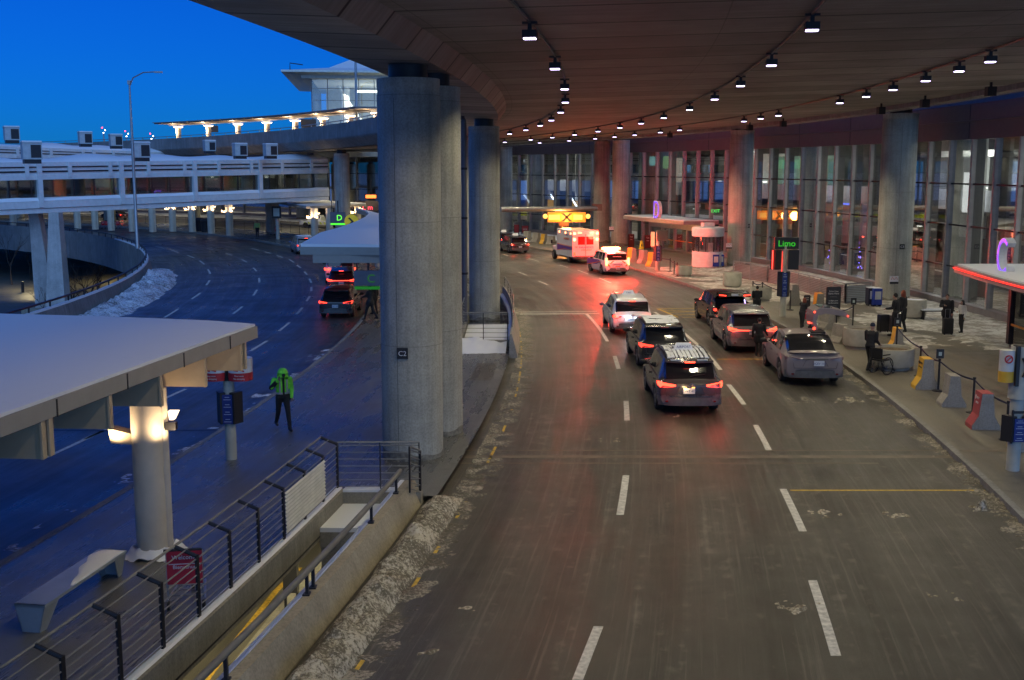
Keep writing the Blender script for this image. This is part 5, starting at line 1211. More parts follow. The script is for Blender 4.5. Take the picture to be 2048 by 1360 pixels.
for i in range(8):
    y=-2.6+i*.62
    for sx in (-1,1): b.extr([(sx*1.0,y,.55),(sx*1.0,y+.25,.55),(sx*1.0,y+.42,.85),(sx*1.0,y+.17,.85)],(sx*.012,0,0))
b.build('chevrons',M('hi_vis_yellow',(.65,.75,.05),.5),tk)
b=MB(); b.box((0,-1.9,1.35),(1.6,1.3,.5)); b.tube([(-.8,-2.7,1.1),(0,-1.9,2.0),(.8,-1.2,1.2)],.05,6); b.build('load_frame',M('hi_vis_yellow',(.65,.75,.05),.5),tk)
# ================================================================ PEOPLE
skin=M('skin',(.42,.24,.17),.55); hairb=M('hair_brown',(.045,.022,.015),.7); hairr=M('hair_auburn',(.20,.045,.02),.6); hairk=M('hair_black',(.012,.010,.010),.6)
cblk=M('coat_black',(.016,.016,.019),.85,var=.3); cjean=M('trousers_navy',(.02,.024,.04),.85); shoe=M('shoe_black',(.012,.012,.012),.5); shoew=M('shoe_white',(.6,.6,.6),.5)
hiv=M('hi_vis_green',(.22,.85,.06),.6,var=.2,scale=6,emit=(.15,.9,.05),es=0.0); refl=M('reflective_band',(.35,.34,.36),.35); cwht=M('jacket_white',(.62,.60,.58),.8); cred=M('shirt_red',(.35,.02,.03),.8)
_ico=None
def person(label,loc,rz,h=1.75,jacket=cblk,trouser=cblk,shoes=shoe,hair=hairk,hat=None,stride=.12,larm=None,rarm=None,longcoat=0.0,head_down=0.0,long_hair=False,female=False,lean=0.0,skinarm=True,group=None,far=False,name='person',cat='person'):
    k=h/1.75; t=thing(name,label,cat,loc,rz,group)
    B=[]    # blobs: centre, radii, tag
    def bl(c,r,tg): 
        r=r if isinstance(r,tuple) else (r,r,r); g_={'j':1.17,'t':1.16,'f':1.1,'s':1.0}[tg]; r=tuple(x*g_ for x in r); B.append((Vector(c),r,tg))
    def bone(a,c,ra,rb,tg,n=7):
        a=Vector(a); c=Vector(c)
        for i in range(n+1):
            f=i/n; bl(a.lerp(c,f),ra+(rb-ra)*f,tg)
    sh=.19 if female else .22; hp=.095
    pel=Vector((0,0,.95)); ch=Vector((0,lean*.3,1.30)); nk=Vector((0,lean*.45,1.47)); hd=Vector((0,lean*.5+.02+head_down*.06,1.61-head_down*.03))
    bl(pel,(.165,.12,.12),'j' if longcoat else 't'); bl((0,lean*.1,1.06),(.155,.115,.13),'j'); bl((0,lean*.2,1.18),(.165,.12,.14),'j'); bl(ch,(.185 if not female else .165,.125,.15),'j'); bl((0,lean*.35,1.39),(.165,.10,.08),'j')
    bone(nk+Vector((0,0,-.03)),nk+Vector((0,.01,.06)),.062,.055,'s' if not hat=='hood' else 'j',3)
    bl(hd,(.075,.093,.112),'s'); bl(hd+Vector((0,.035,-.06)),(.052,.055,.05),'s')
    bl(hd+Vector((0,.098,-.01)),(.013,.018,.022),'s')
    for sx in (-1,1): bl(hd+Vector((sx*.078,0,-.005)),(.012,.018,.028),'s')
    # legs
    for sx,st_ in ((-1,stride),(1,-stride)):
        hip=Vector((sx*hp,0,.92)); kn=Vector((sx*(hp+.005),st_*.55+.03,.50)); an=Vector((sx*(hp+.01),st_*1.15-(.06 if st_<0 else 0),.09+(.05 if st_<-.1 else 0)))
        bone(hip,kn,.095,.065,'t'); bone(kn,an,.066,.05,'t')
        if longcoat: bone(hip,hip.lerp(kn,longcoat),.125,.115,'j',5)
        bone(an+Vector((0,-.03,-.045)),an+Vector((sx*.01,.15,-.055)),.045,.037,'f',5)
    hands=[]
    for sx,arm in ((-1,larm),(1,rarm)):
        s=Vector((sx*sh,ch.y,1.40))
        if arm is None: e=Vector((sx*(sh+.06),-.02,1.12)); wr=Vector((sx*(sh+.07),.06,.87))
        else: e=Vector(arm[0]); wr=Vector(arm[1])
        bone(s,e,.068,.055,'j'); bone(e,wr,.056,.042,'j')
        hands.append((sx,wr,(wr-e).normalized()))
        bl(wr+(wr-e).normalized()*.05,(.035,.03,.04),'s')
    # build union surface
    mb=MB()
    for c,r,tg in B: mb.sphere(c,r,10)
    o=mb.build('body',[jacket,trouser,shoes,skin],t,fix=True)
    md=o.modifiers.new('r','REMESH'); md.mode='VOXEL'; md.voxel_size=.021 if not far else .035
    ms=o.modifiers.new('s','SMOOTH'); ms.factor=.5; ms.iterations=2
    dg=bpy.context.evaluated_depsgraph_get(); dg.update(); me=bpy.data.meshes.new_from_object(o.evaluated_get(dg))
    o.modifiers.clear(); old=o.data; o.data=me; bpy.data.meshes.remove(old)
    me.materials.clear()
    for q in (jacket,trouser,shoes,skin): me.materials.append(q)
    n=len(me.polygons); cs=np.empty(n*3); me.polygons.foreach_get('center',cs); cs=cs.reshape(n,3)
    best=np.full(n,1e9); mi=np.zeros(n,int); T={'j':0,'t':1,'f':2,'s':3}
    for c,r,tg in B:
        d=(((cs-np.array(c))/np.array(r))**2).sum(1)
        w_=d<best; best[w_]=d[w_]; mi[w_]=T[tg]
    me.polygons.foreach_set('material_index',mi.astype(np.int32)); me.shade_smooth()
    if not far:
        hb=MB()
        for sx,wr,d in hands:
            up=Vector((0,0,1)) if abs(d.z)<.8 else Vector((0,1,0)); a=d.cross(up).normalized(); c=a.cross(d)
            for i,l in enumerate((.062,.072,.068,.052)):
                r0=wr+d*.075+a*(.027-.018*i); hb.tube([r0,r0+d*l*.5+c*.008*-1,r0+d*l*.85-c*.03],[.010,.009,.007],6)
            r0=wr+d*.045+a*.03*sx; hb.tube([r0,r0+a*.03*sx+d*.03,r0+a*.03*sx+d*.06-c*.01],[.012,.010,.008],6)
        hb.build('hands',skin,t,True)
        for sx in (-1,1):
            b=MB(); b.sphere(hd+Vector((sx*.03,.086,.012)),(.012,.008,.008),8); b.build('eye',blk,t,True)
        b=MB(); b.sphere(hd+Vector((0,.088,-.055)),(.026,.008,.006),8); b.build('mouth',M('lips',(.3,.1,.09),.5),t,True)
    b=MB()
    if hat=='hood':
        rs=[]
        for f,rx_,ry_,zz in ((0,.13,.15,-.16),(.2,.135,.15,-.06),(.5,.125,.145,.03),(.75,.10,.12,.10),(.92,.06,.075,.145),(1,.01,.015,.155)):
            rs.append([hd+Vector((rx_*1.15*math.sin(a),ry_*1.15*math.cos(a)*(1 if math.cos(a)<0 else .95)+ (.03 if math.cos(a)>0 and zz>-.02 else -.05 if math.cos(a)>.3 else 0),zz+(.0 if math.cos(a)<.3 else (.07 if zz<0 else 0)))) for a in [2*math.pi*i/18 for i in range(18)]])
        b.rings(rs); b.build('hood',jacket,t,True)
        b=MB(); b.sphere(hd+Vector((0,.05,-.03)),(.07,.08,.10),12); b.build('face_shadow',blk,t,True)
    elif hat=='beanie':
        b.lathe([(.088,.0),(.090,.05),(.080,.09),(.05,.125),(.01,.135)],c=hd+Vector((0,-.005,.02)),seg=16); b.build('beanie',M('beanie_navy',(.02,.025,.05),.9),t,True)
    else:
        b.sphere(hd+Vector((0,-.022,.028)),(.086,.096,.100),14)
        if long_hair:
            b.sphere(hd+Vector((0,-.06,-.08)),(.095,.07,.14),12); b.sphere(hd+Vector((0,-.07,-.18)),(.085,.06,.12),12)
            for sx in (-1,1): b.sphere(hd+Vector((sx*.075,-.01,-.07)),(.03,.055,.13),10)
        b.build('hair',hair,t,True)
    t.scale=(k,k,k)
    return t,hd
def pplace(u,v,z=.15): p=at(u,v,z); return p
def hgt(px,u,v,z=.15):
    p=at(u,v,z); return px*p.y/FPX*1.0
PG2=None
# man in the high visibility jacket
t,hd=person('person in bright green hooded safety jacket walking along the wet walkway',pplace(567,858),math.pi+.45,1.74,hiv,cblk,shoe,hat='hood',stride=.26,larm=((-.27,-.03,1.14),(-.25,.04,.90)),rarm=((.30,.02,1.20),(.16,.20,1.42)),head_down=1)
b=MB()
for z,rx_,ry_ in ((1.01,.182,.142),):
    b.lathe([(1,z),(1,z+.05)],seg=24,cap=False)
    b.v=[(x*rx_,y*ry_,zz) for x,y,zz in b.v]
b.box((-.10,.132,1.22),(.035,.03,.40)); b.box((.10,.132,1.22),(.035,.03,.40)); b.build('reflective_bands',refl,t)
b=MB(); b.box((0,.140,1.22),(.055,.03,.46)); b.sphere((-.235,-.02,1.27),(.03,.05,.05),8); b.build('jacket_zip',cblk,t)
b=MB(); b.tube([(.19,.0,1.37),(.31,.03,1.20),(.19,.17,1.38)],[.075,.070,.055],10); b.build('dark_sleeve',cblk,t,True)
b=MB(); b.box((.135,.225,1.47),(.03,.02,.13)); b.build('phone',blk,t)
person('person in dark coat behind the open tailgate of the black car',pplace(1513,634),.1,hgt(62,1510,634)*1.03,longcoat=.5,stride=.05,larm=((-.24,.02,1.15),(-.15,.22,1.05)),rarm=((.24,.02,1.15),(.15,.22,1.05)),group=None)
person('person with ginger hair and white shoes bending over a red luggage cart',pplace(1603,660),-1.0,hgt(66,1604,660),hair=hairr,long_hair=True,shoes=shoew,female=True,stride=.06,rarm=((.2,.16,1.2),(.16,.36,1.10)),larm=((-.2,.16,1.2),(-.16,.36,1.10)),lean=.3)
person('person in black coat and dark hair standing behind the grey car',pplace(1517,712,0),-.35,hgt(79,1515,712,0),longcoat=.55,stride=.04,rarm=((.26,.05,1.14),(.34,.20,.95)))
t,_=person('person in dark beanie and open jacket pushing an empty wheelchair',pplace(1738,742),-.95,1.72,hat='beanie',stride=.15,larm=((-.22,.05,1.14),(-.16,.30,.98)),rarm=((.22,.05,1.14),(.16,.30,.98)),lean=.15)
b=MB(); b.extr([(-.05,.135,1.02),(.05,.135,1.02),(.06,.135,1.38),(-.06,.135,1.38)],(0,.02,0)); b.build('shirt',cred,t)
person('person with short dark hair and glasses leaning on a loaded luggage cart',pplace(1791,672),.9,hgt(88,1787,672),hair=hairk,stride=.10,longcoat=.35,larm=((-.24,.08,1.15),(-.2,.34,1.10)),rarm=((.24,.03,1.15),(.22,.12,.90)),lean=.15)
person('person with long auburn hair in a long dark coat behind the cart',pplace(1803,664),.8,hgt(86,1803,664),hair=hairr,long_hair=True,female=True,longcoat=.8,stride=.04)
person('bearded person in black standing with a tall suitcase by the glass wall',pplace(1891,664),2.7,hgt(78,1891,664),hair=hairb,stride=.05,rarm=((.27,.02,1.18),(.10,.18,1.22)),larm=((-.26,.0,1.12),(-.24,.08,.90)),longcoat=.3)
person('person with dark hair in a white jacket beside the tall suitcase',pplace(1922,666),1.9,hgt(68,1922,666),jacket=cwht,hair=hairk,long_hair=True,female=True,stride=.04,rarm=((.22,.05,1.16),(.10,.2,1.12)))
person('person in a dark coat stepping off the walkway behind the left queue',pplace(741,640),1.2,hgt(72,738,640),stride=.22,longcoat=.3,larm=((-.2,.12,1.2),(-.15,.36,1.12)),far=True)
person('person standing half hidden by column C2 at the walkway edge',pplace(749,628),1.0,hgt(64,749,628),stride=.05,longcoat=.3,far=True)
person('person in yellow safety jacket standing far off on the walkway',pplace(515,474),math.pi,hgt(33,515,474),jacket=M('hi_vis_far',(.35,.50,.15),.7),stride=.03,far=True)
# ================================================================ STREET FURNITURE
PS='planters on the right pavement'
def planter(u,v,wpx,hpx,label,snowy=False,soil=True):
    p=at(u,v,.15); sc_=p.y/FPX; r=wpx*sc_/2; h=hpx*sc_*1.0; p=p+Vector((0,r*.8,0))
    t=thing('round_planter',label,'planter',(p.x,p.y,.15),0,PS)
    b=MB(); b.lathe([(r*.80,0),(r*.82,.08),(r*.97,.14),(r,.22),(r,h-.04),(r*.985,h),(r*.87,h),(r*.86,h-.10)],seg=40,cap=False); b.build('bowl',M('planter_concrete',(.42,.40,.33),.8,var=.2,scale=2.2,bmp=.3,bscale=30),t,True)
    b=MB(); rs=[[Vector((r*.865*f*math.cos(a),r*.865*f*math.sin(a),h-.10+(.02*math.sin(5*a+f*9) if f<1 else 0)+(.10 if snowy else 0)*(1-.3*f))) for a in [2*math.pi*i/24 for i in range(24)]] for f in (1,.7,.4,.05)]
    b.rings(rs,cap=False); n=len(b.v)-24; b.face(list(range(n,n+24))); b.build('snow_fill' if snowy else 'soil',snow if snowy else M('planter_soil',(.16,.12,.08),.9,var=.5,scale=9,bmp=.6),t,True,fix=False)
    return t
planter(1793,743,90,44,'round concrete planter nearest the camera beside the wheelchair')
planter(1725,700,64,42,'round concrete planter behind the raised wing door')
planter(1832,640,52,40,'round concrete planter filled with snow beside column C3',True)
planter(1370,554,33,22,'round concrete planter beside the ticket booth barrier posts')
planter(1467,576,38,30,'round concrete planter partly hidden behind the open tailgate')
planter(1525,603,44,28,'round concrete planter behind the person at the tailgate')
def barrier(u,v,hpx,label,col=None,rz=0.0,ln=.62,txt=None):
    p=at(u,v,.15); sc_=p.y/FPX; h=max(.75,hpx*sc_*.98); hh=h/.95; t=thing('concrete_barrier',label,'barrier',(p.x,p.y,.15),rz,'barriers along the pavement')
    prof=[(-.36,0),(-.36,.10),(-.20,.36),(-.14,.95),(.14,.95),(.20,.36),(.36,.10),(.36,0)]
    b=MB(); b.rings([[Vector((x*hh,y,z*hh)) for x,z in prof] for y in (0,ln)]); b.build('body',concS,t)
    if col:
        pf=prof[0:5] if True else prof
        b=MB(); sh_=[(-.366,.0),(-.366,.103),(-.206,.363),(-.146,.957),(.143,.957),(.143,.952),(-.14,.952),(-.20,.36),(-.36,.10),(-.36,0)]
        b.rings([[Vector((x*hh,y,z*hh)) for x,z in sh_] for y in (.01,ln-.01)]); w=b.build('wrap',col,t)
        if txt:
            for i,(tx,sz) in enumerate(txt):
                text(tx,sz,wht if txt[0][0]!='ATTENTION' else blk,w,(-.172*hh-.012-(.0 if i<3 else 0),ln/2,(.78-.13*i)*hh),(math.pi/2-.10,0,-math.pi/2),ext=.003)
            b=MB(); b.box((-.165*hh-.01,ln*.75,.80*hh),(.006,.06,.12),ry=.1); b.build('pictogram',wht if txt[0][0]!='ATTENTION' else blk,w)
    return t
yel=M('barrier_yellow',(.72,.42,.04),.55,var=.1); redw=M('barrier_red',(.42,.07,.07),.5,var=.12)
an=.12
barrier(1855,780,64,'concrete barrier with yellow wrap between planter and plain barrier',yel,-.1,.62,[('ATTENTION',.09),('KEEP CLEAR',.07),('PASSAGE',.07)])
barrier(1908,815,66,'plain grey concrete barrier between the yellow and the red one',None,-.1)
barrier(1972,860,76,'concrete barrier with red wrap nearest the camera',redw,-.1,.62,[('DO NOT',.09),('ENTER',.08),('DEFENSE',.08)])
barrier(2058,905,76,'concrete barrier with yellow wrap at the right edge behind the sign pole',yel,-.1)
barrier(1797,700,44,'low concrete barrier with yellow top behind the nearest planter',yel,-.1)
barrier(1663,660,42,'plain concrete barrier under the raised wing door',None,.3)
barrier(1690,688,40,'plain concrete barrier next to the second planter',None,.5)
barrier(1640,628,42,'concrete barrier with orange yellow wrap behind the luggage cart',M('barrier_orange',(.8,.35,.03),.55),.0)
barrier(1590,612,44,'plain concrete barrier beside the sign pole with green lettering',None,.1)
barrier(1268,524,28,'yellow wrapped barrier behind the paramedic car',yel,.5)
barrier(1291,528,28,'plain concrete barrier between two yellow ones near the letter D',None,.5)
barrier(1309,533,28,'yellow wrapped barrier beside the pole near the letter D',yel,.5)
barrier(1078,485,20,'plain concrete barrier left of the far yellow one',None,.6,.9)
barrier(1092,488,20,'yellow wrapped barrier far down the road',yel,.6)
barrier(1108,490,18,'plain concrete barrier behind the ambulance',None,.6,.9)
barrier(1060,482,20,'plain concrete barrier behind the dusty taxi',None,.6,.9)
beltm=M('belt_navy',(.02,.02,.06),.7)
def posts(lst,label,sign=()):
    P=[]
    for i,(u,v) in enumerate(lst):
        p=at(u,v,.15); P.append(p); k=min(1,1.0-max(0,(p.y-45))*.004)
        t=thing('belt_post',label%ords[i],'barrier post',(p.x,p.y,.15),0,'belt barrier posts')
        b=MB(); b.lathe([(.19,0),(.19,.02),(.05,.05),(.032,.06),(.032,1.0*k),(.045,1.0*k),(.045,1.06*k)],seg=14); b.build('post',blk,t,True)
        if i in sign:
            b=MB(); b.box((0,0,1.22*k),(.24,.03,.30)); b.build('sign_frame',blk,t); b=MB(); b.box((0,-.02,1.22*k),(.10,.006,.12)); b.build('notice',M('notice_grey',(.4,.45,.4),.6),t)
        if i>0:
            a=P[i-1]-p; L_=a.length; k2=1.0*k
            b=MB(); rs=[]
            for q in range(9):
                f=q/8; c=a*f+Vector((0,0,k2-.10*math.sin(math.pi*f)-.02)); rs.append([c+Vector((-.004,0,-.025)),c+Vector((.004,0,-.025)),c+Vector((.004,0,.025)),c+Vector((-.004,0,.025))])
            b.rings(rs); b.build('belt',beltm,t)
posts([(1792,705),(1839,752),(1876,782),(1945,825),(2012,880),(2075,935)],'black belt post, %s from the nearest planter towards the camera',(0,2))
posts([(1705,655),(1672,662)],'black belt post near the raised wing door, %s from the right',(0,))
posts([(1580,620),(1524,600),(1505,598)],'black belt post with belt, %s leftward from the sign pole')
posts([(1354,553),(1348,549),(1340,543),(1296,528),(1276,520),(1254,519)],'black belt post, %s leftward from the planter by the booth')
def aframe(u,v,wpx,hpx,label,lines,sc_=1.0,col=M('sign_slate',(.025,.03,.045),.5),rz=0):
    p=at(u,v,.15); s_=p.y/FPX; w_,h_=wpx*s_,hpx*s_
    t=thing('sign_board',label,'sign',(p.x,p.y,.15),rz,'free standing signs')
    b=MB(); b.box((0,0,h_/2+.08),(w_,.05,h_-.1)); b.build('panel',col,t)
    b=MB(); b.box((0,.02,.04),(w_,.5,.04)); b.box((-w_/2,.0,h_/2),(.05,.07,h_)); b.box((w_/2,0,h_/2),(.05,.07,h_)); b.build('frame',blk,t)
    for i,(tx,sz,zf_) in enumerate(lines):
        text(tx,sz*w_,wht,t,(0,-.032,h_*zf_))
    return t
aframe(1665,632,28,58,'dark standing sign reading Limo Line Starts Here',[('Limo Line',.17,.84),('Starts Here',.17,.76),('—————',.10,.66),('La ligne pour',.13,.52),('les limousines',.13,.44),('—————',.10,.34)],rz=.1)
aframe(1613,625,11,34,'small black sign reading Limo Line on a belt post',[('Limo',.32,.86),('Line',.32,.74)],rz=.05)
aframe(1262,497,12,28,'dark red standing sign left of the yellow cone',[('Taxi',.3,.80),('Line',.22,.62)],col=M('sign_maroon',(.10,.015,.02),.5),rz=.3)
aframe(1295,500,13,29,'dark red standing sign right of the yellow cone',[('Taxi',.3,.80),('Line',.22,.62)],col=M('sign_maroon',(.10,.015,.02),.5),rz=.3)
aframe(1050,468,14,16,'red board behind the dusty taxi',[('STOP',.26,.5)],col=M('sign_red_far',(.35,.03,.04),.5),rz=.3)
aframe(1033,468,10,18,'narrow red board left of the wide red board',[],col=M('sign_red_far',(.35,.03,.04),.5),rz=.3)
p=at(1283,498,.15); t=thing('floor_cone','yellow wet floor cone between the dark red signs','cone',(p.x,p.y,.15)); b=MB(); b.lathe([(.26,0),(.24,.04),(.10,.7),(.04,.75)],seg=14); b.build('cone',M('cone_yellow',(.85,.6,.02),.5),t,True)
b=MB(); b.box((0,-.2,.35),(.10,.02,.2),rx=.2); b.build('pictogram',blk,t)
# ---- sign poles
bluep=M('panel_blue',(.012,.03,.20),.35)
def sign_pole(u,v,hh,r,label,bz,bw=.42,bh=.9,group='concrete sign poles',dark=True,k=1.0):
    p=at(u,v,.15); t=thing('sign_pole',label,'sign pole',(p.x,p.y,.15),0,group)
    b=MB(); b.lathe([(r,0),(r,hh)],seg=20); b.build('shaft',M('pole_grey',(.46,.46,.40),.6,var=.12,scale=3),t,True)
    b=MB(); b.box((0,-r-.05,bz),(bw*.55,.06,bh)); pn=b.build('blue_panel',bluep,t)
    b=MB()
    for i in range(11):
        if i in (2,5,8): continue
        b.box((0,-r-.083,bz+bh*.42-i*bh*.085),(bw*(.40 if i%3 else .25),.004,bh*.018))
    b.build('small_print',M('print_white',(.5,.55,.65),.5),pn)
    b=MB(); b.box((-bw*.42,-r*.5,bz+.02),(bw*.30,.32,bh+.06),rz=.5); b.box((bw*.42,-r*.5,bz+.02),(bw*.30,.32,bh+.06),rz=-.5); b.box((0,r+.05,bz),(bw,.1,bh)); b.build('side_panel',blk,t)
    return t,p
t,p=sign_pole(1565,632,3.45,.15,'pole with green illuminated Limo sign and blue panel',1.55,.42,1.15)
b=MB(); b.box((.05,-.0,3.55),(1.15,.28,.56)); bx_=b.build('led_board',blk,t); text('Limo',.42,EM('led_green',(.04,.75,.01),.8),bx_,(.05,-.15,3.40))
b=MB(); b.box((-.42,0,2.75),(.34,.40,.95),rz=.4); b.box((.42,0,2.75),(.50,.40,.95),rz=-.15); sg=b.build('signal_box',blk,t)
b=MB(); b.box((-.60,-.1,2.75),(.03,.12,.9)); b.box((-.15,-.155,2.3),(.02,.01,1.7)); b.build('red_edge',EM('red_edge',(1,.05,.03),3),sg)
b=MB()
for x0,x1 in ((-.1,.1),(.1,-.1)): b.tube([(x0,-.17,2.35),(0,-.19,2.65),(x1,-.17,3.0)],.022,6)
b.build('cable_clamp',M('clamp_cream',(.6,.55,.42),.5),sg)
t,p=sign_pole(2025,940,3.0,.155,'thick pole with blue panel at the right edge of the picture',1.02,.46,.55)
b=MB(); b.lathe([(.22,1.75),(.22,3.0)],seg=20); b.build('collar',M('pole_grey',(.42,.42,.36)),t,True)
b=MB(); b.box((-.02,-.20,1.45),(.34,.04,.06)); b.box((-.17,-.20,1.1),(.04,.06,.8)); b.box((.17,-.20,1.1),(.04,.06,.8)); b.build('panel_frame',blk,t)
b=MB(); b.lathe([(.17,2.18),(.17,2.92)],c=(-.33,-.05,0),seg=20); cy=b.build('drum_sign',M('sign_cream',(.66,.66,.62),.5),t,True)
b=MB(); b.lathe([(.173,2.16),(.173,2.42)],c=(-.33,-.05,0),seg=20,cap=False); b.build('yellow_band',M('barrier_yellow',(.72,.42,.04)),cy,True)
b=MB(); rs=[(-.36+.085*math.cos(a),-.225,2.72+.085*math.sin(a)) for a in [2*math.pi*i/20 for i in range(21)]]; b.tube(rs,.016,6); b.tube([(-.42,-.23,2.66),(-.30,-.23,2.78)],.012,6); b.build('no_smoking_ring',EM('sign_red',(.5,.02,.02),.02),cy)
b=MB(); b.box((-.13,-.1,2.55),(.08,.25,.95)); b.box((.28,-.15,2.45),(.10,.35,.7)); b.tube([(-.05,-.25,2.75),(.06,-.27,2.55),(-.02,-.25,2.30)],.03,6); b.build('bracket',blk,t)
t,p=sign_pole(1315,541,2.7,.15,'pole with grey cabinet and violet lit panel near the letter D',1.2,.42,1.0)
b=MB(); b.box((.28,0,2.45),(.75,.45,.75)); b.build('cabinet',M('cabinet_grey',(.10,.11,.09),.5),t); b=MB(); b.box((-.38,-.05,2.2),(.25,.1,1.0)); b.build('lit_notice',EM('notice_orange',(1,.3,.1),1.0,(.6,.5,.4)),t)
t,p=sign_pole(1125,497,2.3,.15,'pole carrying the amber lane sign with a black cross',1.0,.42,.9)
b=MB(); b.box((.35,0,2.78),(3.35,.3,.85)); lb=b.build('amber_board',EM('amber_board',(1,.22,.015),1.35,(.5,.2,.02)),t)
for x_,w_ in ((-.75,1.0),(1.35,.8)): b=MB(); b.box((x_,-.155,2.78),(w_,.01,.45)); b.build('bright_panel',EM('amber_core',(1,.50,.10),1.7,(.5,.3,.05)),lb)
b=MB(); 
for sg_ in (-1,1):
    c=Vector((.35,-.17,2.78)); b.extr([c+Vector((-.50,0,-.36*sg_)),c+Vector((-.22,0,-.36*sg_)),c+Vector((.50,0,.36*sg_)),c+Vector((.22,0,.36*sg_))],(0,-.02,0))
b.build('cross',M('board_black',(.01,.01,.01),.6),lb)
for x in (-1.55,2.25):
    b=MB(); b.sphere((x,0,2.86),.21,12); b.build('flasher',EM('amber_hot',(1,.42,.08),2.6,(.9,.5,.1)),t,True)
b=MB(); b.box((.1,0,2.18),(.9,.35,.42)); b.build('base_box',M('board_base',(.12,.05,.03),.5),t)
pt('amber_glow',Vector((p.x+.3,p.y-1.0,2.9)),420,(1,.38,.08),.4)
t,p=sign_pole(463,918,3.1,.135,'cream pole with no stopping drums and blue panel on the left walkway',1.30,.44,.72)
for sx in (-1,1):
    b=MB(); b.lathe([(.30,2.02),(.30,2.55)],c=(sx*.30,-.02,0),seg=20); cy=b.build('drum_sign',M('drum_white',(.70,.70,.72),.45),t,True)
    b=MB(); b.lathe([(.303,2.01),(.303,2.21)],c=(sx*.30,-.02,0),seg=20,cap=False); b.build('red_band',M('drum_red',(.45,.03,.04),.5),cy,True)
    b=MB(); b.tube([(sx*.34+.075*math.cos(a),-.325,2.43+.075*math.sin(a)) for a in [2*math.pi*i/18 for i in range(19)]],.012,6); b.tube([(sx*.34-.05,-.33,2.48),(sx*.34+.05,-.33,2.38)],.010,6); b.box((sx*.34-.08,-.325,2.28),(.12,.006,.03),ry=.2); b.box((sx*.34+.07,-.325,2.28),(.12,.006,.03),ry=.3); b.build('no_stopping_ring',EM('sign_red',(.5,.02,.02),.02),cy)
    text('Fire route',.055,wht,cy,(sx*.34,-.328,2.13)); text('No stopping',.055,wht,cy,(sx*.34,-.328,2.06))
b=MB()
for x0 in (-.06,.06): b.tube([(x0,-.17,2.0),(-x0*.2,-.19,2.2),(x0,-.17,2.48)],.02,6)
b.box((0,.0,2.3),(.22,.34,.6)); b.build('bracket',dk,t)
# far left walkway sign
p=at(556,478,.15); t=thing('sign_pole','pale pole with small white notice beside the thin pointed canopy','sign pole',(p.x,p.y,.15),0); b=MB(); b.lathe([(.2,0),(.2,3.2)],seg=12); b.build('shaft',M('pole_grey',(.4,.4,.36)),t,True); b=MB(); b.box((0,-.3,2.7),(.9,.2,1.2)); b.build('frame',blk,t); b=MB(); b.box((0,-.42,2.7),(.6,.02,.8)); b.build('notice',M('notice_pale',(.5,.6,.55),.5),t)
# LED boards with letters over the left road
def led_board(u,v,Y,w_,h_,ch,label,es,sz):
    p=atY(u,v,Y); t=thing('led_sign',label,'sign',p,0)
    b=MB(); b.box((0,0,0),(w_,.25,h_)); b.build('cabinet',M('cabinet_slate',(.12,.13,.17),.5),t)
    text(ch,sz,EM('led_letter_%s'%ch,(.15,1,.05),es,(.02,.1,.02)),t,(.1*w_,-.14,-sz*.36))
    b=MB(); b.box((0,-.05,-h_/2-.10),(w_*.95,.2,.14)); b.build('green_bar',EM('led_bar_%s'%ch,(.1,1,.03),es*.8,(.02,.3,.02)),t)
    b=MB(); b.box((0,.05,h_/2+.5),(.1,.1,1.0)); b.box((-w_*.4,.05,h_/2+.5),(.06,.06,1.0)); b.build('hanger',dk,t)
led_board(676,435,101,1.35,.95,'D','green letter D sign hanging under the far canopy',1.5,.7)
led_board(737,556,53.5,1.35,.72,'C','dim green letter C sign hanging beside column C2',.10,.55)
p=atY(703,443,99); t=thing('warning_sign','round yellow sign with a black arrow beside the D sign','sign',p,0); b=MB(); rs=[[Vector((.62*math.cos(a),y,.62*math.sin(a))) for a in [2*math.pi*i/24 for i in range(24)]] for y in (0,.08)]; b.rings(rs); b.build('disc',M('sign_yellow',(.75,.6,.03),.5,emit=(1,.8,.05),es=.15),t)
b=MB(); b.extr([(-.3,-.01,.3),(-.15,-.01,.35),(.2,-.01,0),(-.15,-.01,-.35),(-.3,-.01,-.3),(0,-.01,0)],(0,-.02,0)); b.build('arrow',blk,t)
b=MB(); b.box((0,.1,-1.6),(.1,.1,3.6)); b.build('post',dk,t)
# orange sign by the footbridge end
p=atY(742,393,120); t=thing('led_sign','glowing orange sign between footbridge end and column C2','sign',p,0); b=MB(); b.box((0,0,0),(1.3,.2,.5)); b.build('cabinet',blk,t); b=MB(); b.box((0,-.11,0),(1.1,.02,.34)); b.build('display',EM('orange_display',(1,.20,.03),3),t)
b=MB(); b.box((0,0,1.0),(.1,.1,1.6)); b.build('hanger',dk,t)
p=atY(735,412,124); t=thing('shop_sign','small red letter sign low behind the orange sign','sign',p,0); text('L m',.75,EM('shop_red',(1,.06,.1),2.5),t,(0,0,-.4)); b=MB(); b.box((0,.1,0),(3,.1,1.1)); b.build('back_panel',M('sign_back',(.1,.08,.08)),t)
# overhead pipe gantry beside the amber board
a=atY(1000,419,96); c=atY(1196,417,104); t=thing('overhead_gantry','grey horizontal tube gantry above the amber lane sign','gantry',(0,0,0)); b=MB(); b.tube([a,c],.22,10); b.build('tube',galv,t,True); b=MB(); b.box(c+Vector((-.1,0,.1)),(.9,.6,.6)); b.build('bracket',M('gantry_brown',(.15,.1,.08),.5),t)
